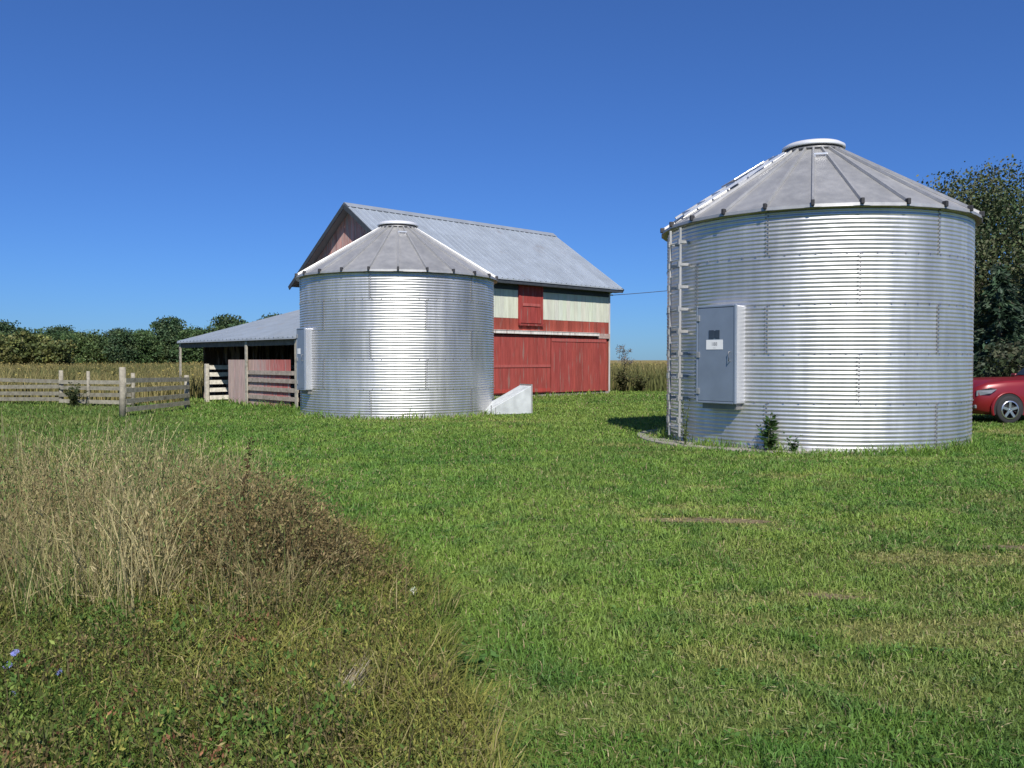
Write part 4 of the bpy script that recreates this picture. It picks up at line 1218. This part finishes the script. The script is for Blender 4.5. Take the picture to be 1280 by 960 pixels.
def rough_patch():
    # 1 low weeds and grass over the whole patch
    cd = Cards()
    x, y = sample_fan(130000, 1.9, 13, -.86, .15, lambda d: 900 * np.exp(-np.maximum(d - 3.4, 0) / 3.0) + 40)
    k = in_patch(x, y, .05); x, y = x[k], y[k]; n = len(x)
    g = fbm(x * 1.1, y * 1.1, 14, 4)
    c = lerp((.11, .185, .032), (.29, .275, .07), np.clip((g - .34) * 2.4 + rng.normal(size=n) * .15, 0, 1))
    c = lerp(c, (.38, .32, .15), (rng.random(n) < .14) * .9) * jit(n, .2)
    h = .10 + .22 * rng.random(n) ** 1.5 * (.6 + g)
    cd.blades(np.stack([x, y, ground_z(x, y)], 1), h, .0032 + .003 * rng.random(n) + .0006 * y, rng.random(n) * 6.283, rng.random(n) * 6.283, .3 + 1.0 * rng.random(n), c)
    x, y = sample_fan(5200, 1.9, 9.5, -.82, .12, lambda d: 100 * np.exp(-np.maximum(d - 3.4, 0) / 2.6) + 8)
    k = in_patch(x, y, -.05); x, y = x[k], y[k]
    g = fbm(x * .9, y * .9, 14, 4)
    for lo, hi, pal in ((0, .44, [(.10, .165, .035), (.12, .18, .04), (.15, .20, .045), (.20, .21, .055)]), (.44, .56, [(.18, .20, .05), (.23, .225, .055), (.13, .17, .04), (.20, .165, .07)]),
                        (.56, 1, [(.24, .24, .06), (.19, .165, .06), (.28, .265, .075), (.14, .21, .04), (.22, .155, .07)])):
        q = (g >= lo) & (g < hi)
        if q.sum(): plants(cd, x[q], y[q], .10 + .26 * rng.random(int(q.sum())) ** 1.3, 52, .020, pal, narrow=.38)
    # clumps, each one kind of weed
    nc = 330
    cx, cy = sample_fan(nc, 2.3, 8.5, -.8, .1, lambda d: np.exp(-np.maximum(d - 3.4, 0) / 3.5))
    k = in_patch(cx, cy, -.1); cx, cy = cx[k], cy[k]
    kinds = [([(.085, .16, .034), (.10, .18, .038)], .030, .5, .30), ([(.20, .205, .05), (.24, .23, .06)], .018, .35, .34), ([(.13, .18, .045), (.16, .20, .05)], .026, .4, .30),
             ([(.17, .125, .055), (.21, .16, .075)], .016, .45, .38), ([(.13, .185, .055), (.16, .20, .07)], .036, .28, .26), ([(.27, .13, .07), (.22, .10, .06)], .022, .5, .26)]
    wts = [.24, .20, .18, .18, .13, .07]
    pick = rng.choice(len(kinds), len(cx), p=wts)
    for q, (pal, lf, nar, hm) in enumerate(kinds):
        ix = np.where(pick == q)[0]; per = 15
        if not len(ix): continue
        x = np.repeat(cx[ix], per) + rng.normal(size=len(ix) * per) * .10; y = np.repeat(cy[ix], per) + rng.normal(size=len(ix) * per) * .10
        plants(cd, x, y, hm * (.35 + .65 * rng.random(len(x))) * np.clip((weed_edge(y) - x) / .5, .35, 1), 34, lf, pal, narrow=nar, spread=.09)
    cd.C = [c * .87 for c in cd.C]
    tag(cd.build('low_weeds', M['weeds']), 'low mixed green and olive weeds covering the left foreground', 'weeds', kind='stuff')

    # 2 tall dry grass
    cd = Cards()
    nc = 230
    y0 = 4.3 + 4.6 * rng.random(nc) ** 1.1; t0 = -.80 + .53 * rng.random(nc) ** 1.1
    x0 = t0 * y0; k = x0 < weed_edge(y0) - .55; x0, y0 = x0[k], y0[k]; nc = len(x0)
    w8 = fbm(x0 * .8, y0 * .8, 33, 3)
    per = 42
    x = np.repeat(x0, per) + rng.normal(size=nc * per) * .13; y = np.repeat(y0, per) + rng.normal(size=nc * per) * .13
    n = len(x); hs = np.repeat((.42 + .6 * rng.random(nc) * (.4 + w8)) * (.86 + .2 * np.exp(-((x0 / y0 + .47) / .13) ** 2)), per)
    h = hs * (.55 + .55 * rng.random(n))
    pale = np.exp(-((x0 / y0 + .47) / .13) ** 2)      # the bleached clump stands in the middle of the patch
    tone = np.repeat(np.clip(((w8 - .28) * 1.6 + .25) * (.25 + .85 * pale) + rng.normal(size=nc) * .2, 0, 1), per)
    c = lerp((.185, .175, .068), (.58, .50, .26), tone) * jit(n, .18)
    gr = rng.random(n) < np.repeat(.12 + .5 * sstep(.52, .62, fbm(x0 * 1.3, y0 * 1.3, 77, 3)), per)
    c[gr] = np.array((.13, .19, .05)) * jit(int(gr.sum()), .2)
    ldr = np.repeat(rng.random(nc) * 6.283, per) + rng.normal(size=n) * .9
    tips, td = cd.stalks(np.stack([x, y, ground_z(x, y)], 1), h, .0028 + .0028 * rng.random(n), rng.random(n) * 6.283, ldr, .10 + .55 * rng.random(n) ** 1.6, c)
    s = rng.random(n) < .42
    T = np.repeat(tips[s], 5, 0); D = np.repeat(td[s], 5, 0); m = len(T)
    back = rng.random(m)[:, None] * 1.1
    sc = lerp((.22, .17, .08), (.46, .39, .21), np.clip(np.repeat(tone[s], 5) + .3 * (rng.random(m) - .5), 0, 1)) * jit(m, .15)
    cd.leaves(T - D * back + rng.normal(size=(m, 3)) * .008, .028 + .025 * rng.random(m), .004 + .004 * rng.random(m), sc, D, .7)
    x, y = sample_fan(1000, 4.6, 9, -.8, -.2, lambda d: 1 + 0 * d); k = (x < weed_edge(y) - .5) & (fbm(x * 1.2, y * 1.2, 171, 3) > .47); x, y = x[k], y[k]
    plants(cd, x, y, .45 + .5 * rng.random(len(x)), 40, .030, [(.10, .18, .05), (.14, .20, .06), (.19, .20, .065)], narrow=.3, spread=.07)
    # broken stalks lying across the others
    nq = 70; x, y = sample_fan(nq, 3.6, 7.5, -.75, -.1, lambda d: 1 + 0 * d); k = x < weed_edge(y) - .2; x, y = x[k], y[k]; nq = len(x)
    an = .6 + rng.normal(size=nq) * .8
    C = np.stack([x, y, ground_z(x, y) + .18 + .25 * rng.random(nq)], 1); T = np.stack([np.cos(an), np.sin(an) * .4, .25 + .5 * rng.random(nq)], 1)
    cd.leaves(C, .22 + .25 * rng.random(nq), .004 + .002 * rng.random(nq), lerp((.30, .25, .12), (.42, .36, .19), rng.random(nq)), T, .5)
    tag(cd.build('dry_grass', M['weeds']), 'tall bleached dry grass with seed heads at the left edge', 'dry grass', kind='stuff')

    # 3 brown seeded weeds
    cd = Cards()
    nb = 520
    x = np.concatenate([rng.normal(-1.35, .42, nb), rng.normal(-2.4, .9, 80), rng.normal(-3.8, .8, 60)])
    y = np.concatenate([rng.normal(5.7, .55, nb), rng.normal(6.2, 1.0, 80), rng.normal(6.9, 1.2, 60)])
    k = in_patch(x, y, -.12) & (y > 4.3); x, y = x[k], y[k]; n = len(x)
    edge = np.clip((weed_edge(y) - x) / .8, .35, 1)
    plants(cd, x, y, (.42 + .34 * rng.random(n)) * edge, 95, .021, [(.19, .145, .06), (.155, .12, .055), (.235, .185, .085), (.14, .135, .05), (.20, .145, .07)], stemcol=(.16, .11, .05), spread=.15, narrow=.5, skew=.6)
    tag(cd.build('seeded_weeds', M['weeds']), 'brown seeded weeds forming a mound beside the mown lawn', 'weeds', kind='stuff')

    # 4 rougher long grass toward the fence
    cd = Cards()
    x, y = sample_fan(36000, 8, 30, -.95, -.18, lambda d: 70 * np.exp(-(d - 8) / 9) + 12)
    k = (x < weed_edge(y) - .2 + .8 * (fbm(x * .5, y * .5, 23) - .5)) & ~blocked(x, y, .3); x, y = x[k], y[k]; n = len(x)
    g = fbm(x * .5, y * .5, 26, 3)
    c = lerp((.10, .175, .038), (.21, .235, .07), np.clip((g - .35) * 2 + rng.normal(size=n) * .25, 0, 1)) * jit(n, .18)
    h = (.12 + .34 * rng.random(n) ** 2 * (.5 + g)) * np.interp(y, [8, 11, 14, 30], [1.1, .6, .3, .35])
    cd.blades(np.stack([x, y, ground_z(x, y)], 1), h, .006 + .0009 * y, rng.random(n) * 6.283, rng.random(n) * 6.283, .15 + .7 * rng.random(n), c)
    nt = 600
    x, y = sample_fan(nt // 2, 8, 15, -.9, -.28, lambda d: 1 + 0 * d); k = x < weed_edge(y) - .6; x, y = x[k], y[k]; n = len(x)
    cd.stalks(np.stack([x, y, ground_z(x, y)], 1), .3 + .45 * rng.random(n), .005 + .0005 * y, rng.random(n) * 6.283, rng.random(n) * 6.283, .3 * rng.random(n), lerp((.16, .17, .06), (.32, .29, .15), rng.random(n)))
    tag(cd.build('long_grass', M['grass']), 'uncut olive long grass between the dry weeds and the board fence', 'grass', kind='stuff')

    # 5 field of tall goldenrod beyond the fence and the barn
    cd = Cards()
    x, y = sample_fan(150000, 27, 150, -.95, .9, lambda d: 26 * np.exp(-(d - 27) / 22) + 1.6)
    lx, ly = to_barn(x, y)
    infield = ((y > 28.6 + .30 * np.maximum(-12.3 - x, 0)) & (x < -11.8)) | (y > 44.0 + 1.2 * (fbm(x * .5, y * .5, 3) - .5)) | ((y > 40.5 + (fbm(x * .6, y * 0, 4) - .5) * 1.5) & (x > 4.4) & (lx > BL + .8))
    infield |= (ly > BW + 1.2)
    k = infield & ~blocked(x, y, .6) & ~((x > 9.5) & (y < 44)); x, y = x[k], y[k]; n = len(x)
    # keep clear of the fence line
    g = fbm(x * .12, y * .05, 6, 3)
    h = (.60 + .60 * rng.random(n)) * (.70 + .6 * fbm(x * .35, y * .2, 7, 3))
    c = lerp((.115, .125, .045), (.29, .24, .10), np.clip((g - .3) * 2.2 + rng.normal(size=n) * .25, 0, 1)) * jit(n, .18)
    wd = (.014 + .0011 * y) * (.6 + rng.random(n) * .8)
    P = np.stack([x, y, ground_z(x, y)], 1)
    cd.blades(P, h, wd, rng.random(n) * 6.283, rng.random(n) * 6.283, .05 + .35 * rng.random(n), c)
    s = rng.random(n) < np.clip((g - .46) * 2.2, .02, .45)
    T = P[s] + np.stack([np.zeros(s.sum()), np.zeros(s.sum()), h[s]], 1); m = len(T)
    yc = lerp((.30, .25, .07), (.25, .20, .09), rng.random(m)) * jit(m, .15)
    cd.leaves(T, .05 + .0013 * T[:, 1], .03 + .0009 * T[:, 1], yc)
    tag(cd.build('field_weeds', M['weeds']), 'tan and yellow goldenrod field stretching beyond the fence and the barn', 'field weeds', kind='stuff')


rough_patch()


# ------------------------------------------------------------------ single plants
def leafy_plant(name, label, loc, h, nstem, per, leaf, pal, spread=.05, upright=.2, cat='weed', stem=(.09, .12, .04)):
    root = thing(name, label, cat, loc)
    P = np.zeros((nstem, 3)); P[:, :2] = rng.normal(size=(nstem, 2)) * min(spread, .06) * .25
    st = Cards(); ld = rng.random(nstem) * 6.283; lean = rng.random(nstem) * (upright + .9 * spread / h)
    hh = h * (.5 + .5 * rng.random(nstem)); hh[0] = h
    st.stalks(P, hh, np.full(nstem, .012), rng.random(nstem) * 6.283, ld, lean, np.tile(np.array(stem), (nstem, 1)))
    st.build('stem', M['weeds'], root)
    lf = Cards(); t = .08 + .92 * rng.random((nstem, per))
    dirx = np.cos(ld)[:, None] * lean[:, None] * hh[:, None] * t ** 2; diry = np.sin(ld)[:, None] * lean[:, None] * hh[:, None] * t ** 2
    an = rng.random((nstem, per)) * 6.283; rr = leaf * .5 * (1.1 - .4 * t) * (.6 + .8 * rng.random((nstem, per)))
    C = np.stack([P[:, 0:1] + dirx + np.cos(an) * rr, P[:, 1:2] + diry + np.sin(an) * rr, hh[:, None] * t], -1).reshape(-1, 3)
    T = np.stack([np.cos(an), np.sin(an), .35 + 0 * an], -1).reshape(-1, 3); m = len(C)
    sz = leaf * (1.1 - .45 * t.reshape(-1)) * (.55 + .75 * rng.random(m))
    lf.leaves(C, sz, sz * .5, np.array(pal)[rng.integers(0, len(pal), m)] * jit(m, .15), T, .5)
    lf.build('foliage', M['weeds'], root)
    return root


GP = [(.04, .085, .022), (.055, .105, .03), (.035, .07, .02)]
p = at(963, 563, 13.75)
leafy_plant('broadleaf_weed', 'tall dark green weed growing against the wall of the near grain bin', (p.x, p.y, .03), .70, 7, 20, .15, GP, .30, .25)
p = at(993, 565, 13.6)
leafy_plant('broadleaf_weed', 'small green weed beside the taller one at the near grain bin', (p.x, p.y, .03), .32, 5, 14, .09, GP, .18, .3)
p = at(856, 556, 14.7)
leafy_plant('vine', 'thin green vine climbing the foot of the ladder on the near bin', (p.x, p.y, .03), .85, 4, 22, .07, [(.10, .13, .04), (.07, .10, .03)], .10, .08, 'vine')
p = at(778, 489, 39.5)
for lab, px_, h_ in (('dark weedy shrub at the right corner of the barn', 779, 1.15), ('low dark weed in front of the field right of the barn', 800, .8)):
    p = at(px_, 489, 40.3)
    leafy_plant('shrub', lab, (p.x, p.y, 0), h_, 26, 40, .16, [(.075, .08, .03), (.10, .085, .04), (.06, .065, .03)], .9, .25, 'shrub')
p = at(92, 498, 27.2)
leafy_plant('shrub', 'dark green weedy bush growing through the board fence', (p.x, p.y, 0), .85, 18, 36, .13, [(.05, .07, .03), (.075, .085, .035)], .7, .25, 'shrub')
p = at(296, 640, 6.4)
leafy_plant('dock_weed', 'dark brown upright dock stalk among the dry weeds', (p.x, p.y, 0), .92, 1, 170, .045, [(.07, .04, .02), (.055, .035, .02), (.09, .05, .028)], .05, .08, 'weed', (.10, .06, .03))
p = at(268, 690, 6.0)
leafy_plant('broadleaf_weed', 'bright green leafy weed in the middle of the dry grass', (p.x, p.y, 0), .62, 9, 34, .09, [(.06, .10, .03), (.075, .115, .035)], .28, .25)
p = at(575, 850, 3.95)
leafy_plant('broadleaf_weed', 'dark green leafy clump at the edge of the mown lawn', (p.x, p.y, 0), .17, 16, 16, .065, [(.07, .15, .035), (.09, .175, .045), (.06, .125, .03)], .22, .4)
for lab, px_, py_, d_, h_ in (('red leaved weed in the foreground right of the dry grass', 236, 800, 4.9, .34), ('dull red leaved weed at the far left of the foreground', 42, 800, 5.1, .36)):
    p = at(px_, py_, d_)
    leafy_plant('red_weed', lab, (p.x, p.y, 0), h_, 7, 18, .055, [(.24, .085, .05), (.20, .10, .05), (.28, .12, .075)], .16, .5, 'weed', (.2, .08, .04))


def flower(name, label, px, py, d, h, npet, pr, col, group=None, cat='flower'):
    q = at(px, py, d); root = thing(name, label, cat, (q.x, q.y, float(ground_z(q.x, q.y))), random.uniform(-.5, .5), group)
    top = Vector((0, 0, q.z - float(ground_z(q.x, q.y))))
    m = MB(); m.tube([Vector((.03, .02, 0)), Vector((.015, 0, top.z * .5)), top - Vector((0, 0, .004))], [.004, .003, .002], 5, (.09, .12, .04)); m.build('stem', M['weeds'], root)
    pt = MB()
    tilt = Matrix.Translation(top) @ Matrix.Rotation(R(random.uniform(30, 60)), 4, Vector((1, random.uniform(-.4, .4), 0)))
    for k in range(npet):
        a = 2 * math.pi * k / npet; c, s = math.cos(a), math.sin(a); wv = pr * .2
        P = [tilt @ Vector(v) for v in ((0, 0, 0), (c * pr * .6 - s * wv, s * pr * .6 + c * wv, .006), (c * pr, s * pr, .004), (c * pr * .6 + s * wv, s * pr * .6 - c * wv, .006))]
        pt.poly(P, [(0, 1, 2, 3)], tuple(v * random.uniform(.85, 1.1) for v in col))
    pt.build('petals', M['petal'], root)
    m = MB(); m.lathe([(0, .008), (pr * .16, .005), (pr * .18, 0)], 8, tuple(v * .6 for v in col), mat=tilt); m.build('flower_centre', M['petal'], root)


BLUE = (.30, .33, .66)
flower('chicory_flower', 'blue chicory flower highest at the left edge of the picture', 13, 820, 3.55, 0, 14, .020, BLUE, 'blue chicory flowers')
flower('chicory_flower', 'blue chicory flower right of the other blue ones', 69, 844, 3.5, 0, 14, .018, BLUE, 'blue chicory flowers')
flower('chicory_flower', 'blue chicory flower cut by the left edge, middle one of three', 3, 836, 3.5, 0, 14, .020, BLUE, 'blue chicory flowers')
flower('chicory_flower', 'dim blue chicory flower lowest at the left edge', 8, 873, 3.4, 0, 12, .018, (.22, .25, .46), 'blue chicory flowers')
flower('white_flower', 'white flower at the edge of the mown lawn, right of the other', 516, 741, 4.9, 0, 9, .034, (.75, .75, .68), 'white flowers')
flower('white_flower', 'smaller white flower among the green weeds', 467, 751, 4.95, 0, 8, .03, (.7, .7, .6), 'white flowers')

# bleached bunch of straw lying in the front weeds, and a lying stalk
q0, q1 = at(400, 950, 3.25), at(458, 880, 3.55)
cd = Cards(); n = 70
base = np.tile(np.array((q0.x, q0.y, .10)), (n, 1)) + rng.normal(size=(n, 3)) * np.array([.03, .03, .02])
end = np.tile(np.array((q1.x, q1.y, .22)), (n, 1)) + rng.normal(size=(n, 3)) * np.array([.035, .05, .03])
D = end - base
cd.leaves((base + end) / 2, np.linalg.norm(D, axis=1) * 1.05, .005 + .004 * rng.random(n), lerp((.30, .25, .16), (.46, .42, .32), rng.random(n)), D, .12)
tag(cd.build('straw_bunch', M['weeds']), 'pale bunch of dead straw leaning in the front weeds', 'straw')
q0, q1 = at(502, 931, 3.3), at(584, 935, 3.3)
m = MB(); m.tube([Vector((q0.x, q0.y, .05)), Vector(((q0.x + q1.x) / 2, q0.y + .01, .065)), Vector((q1.x, q1.y, .045))], [.006, .005, .003], 6, (.42, .36, .22))
tag(m.build('dry_stalk', M['wood']), 'single dry stalk lying on the grass at the front', 'stalk')
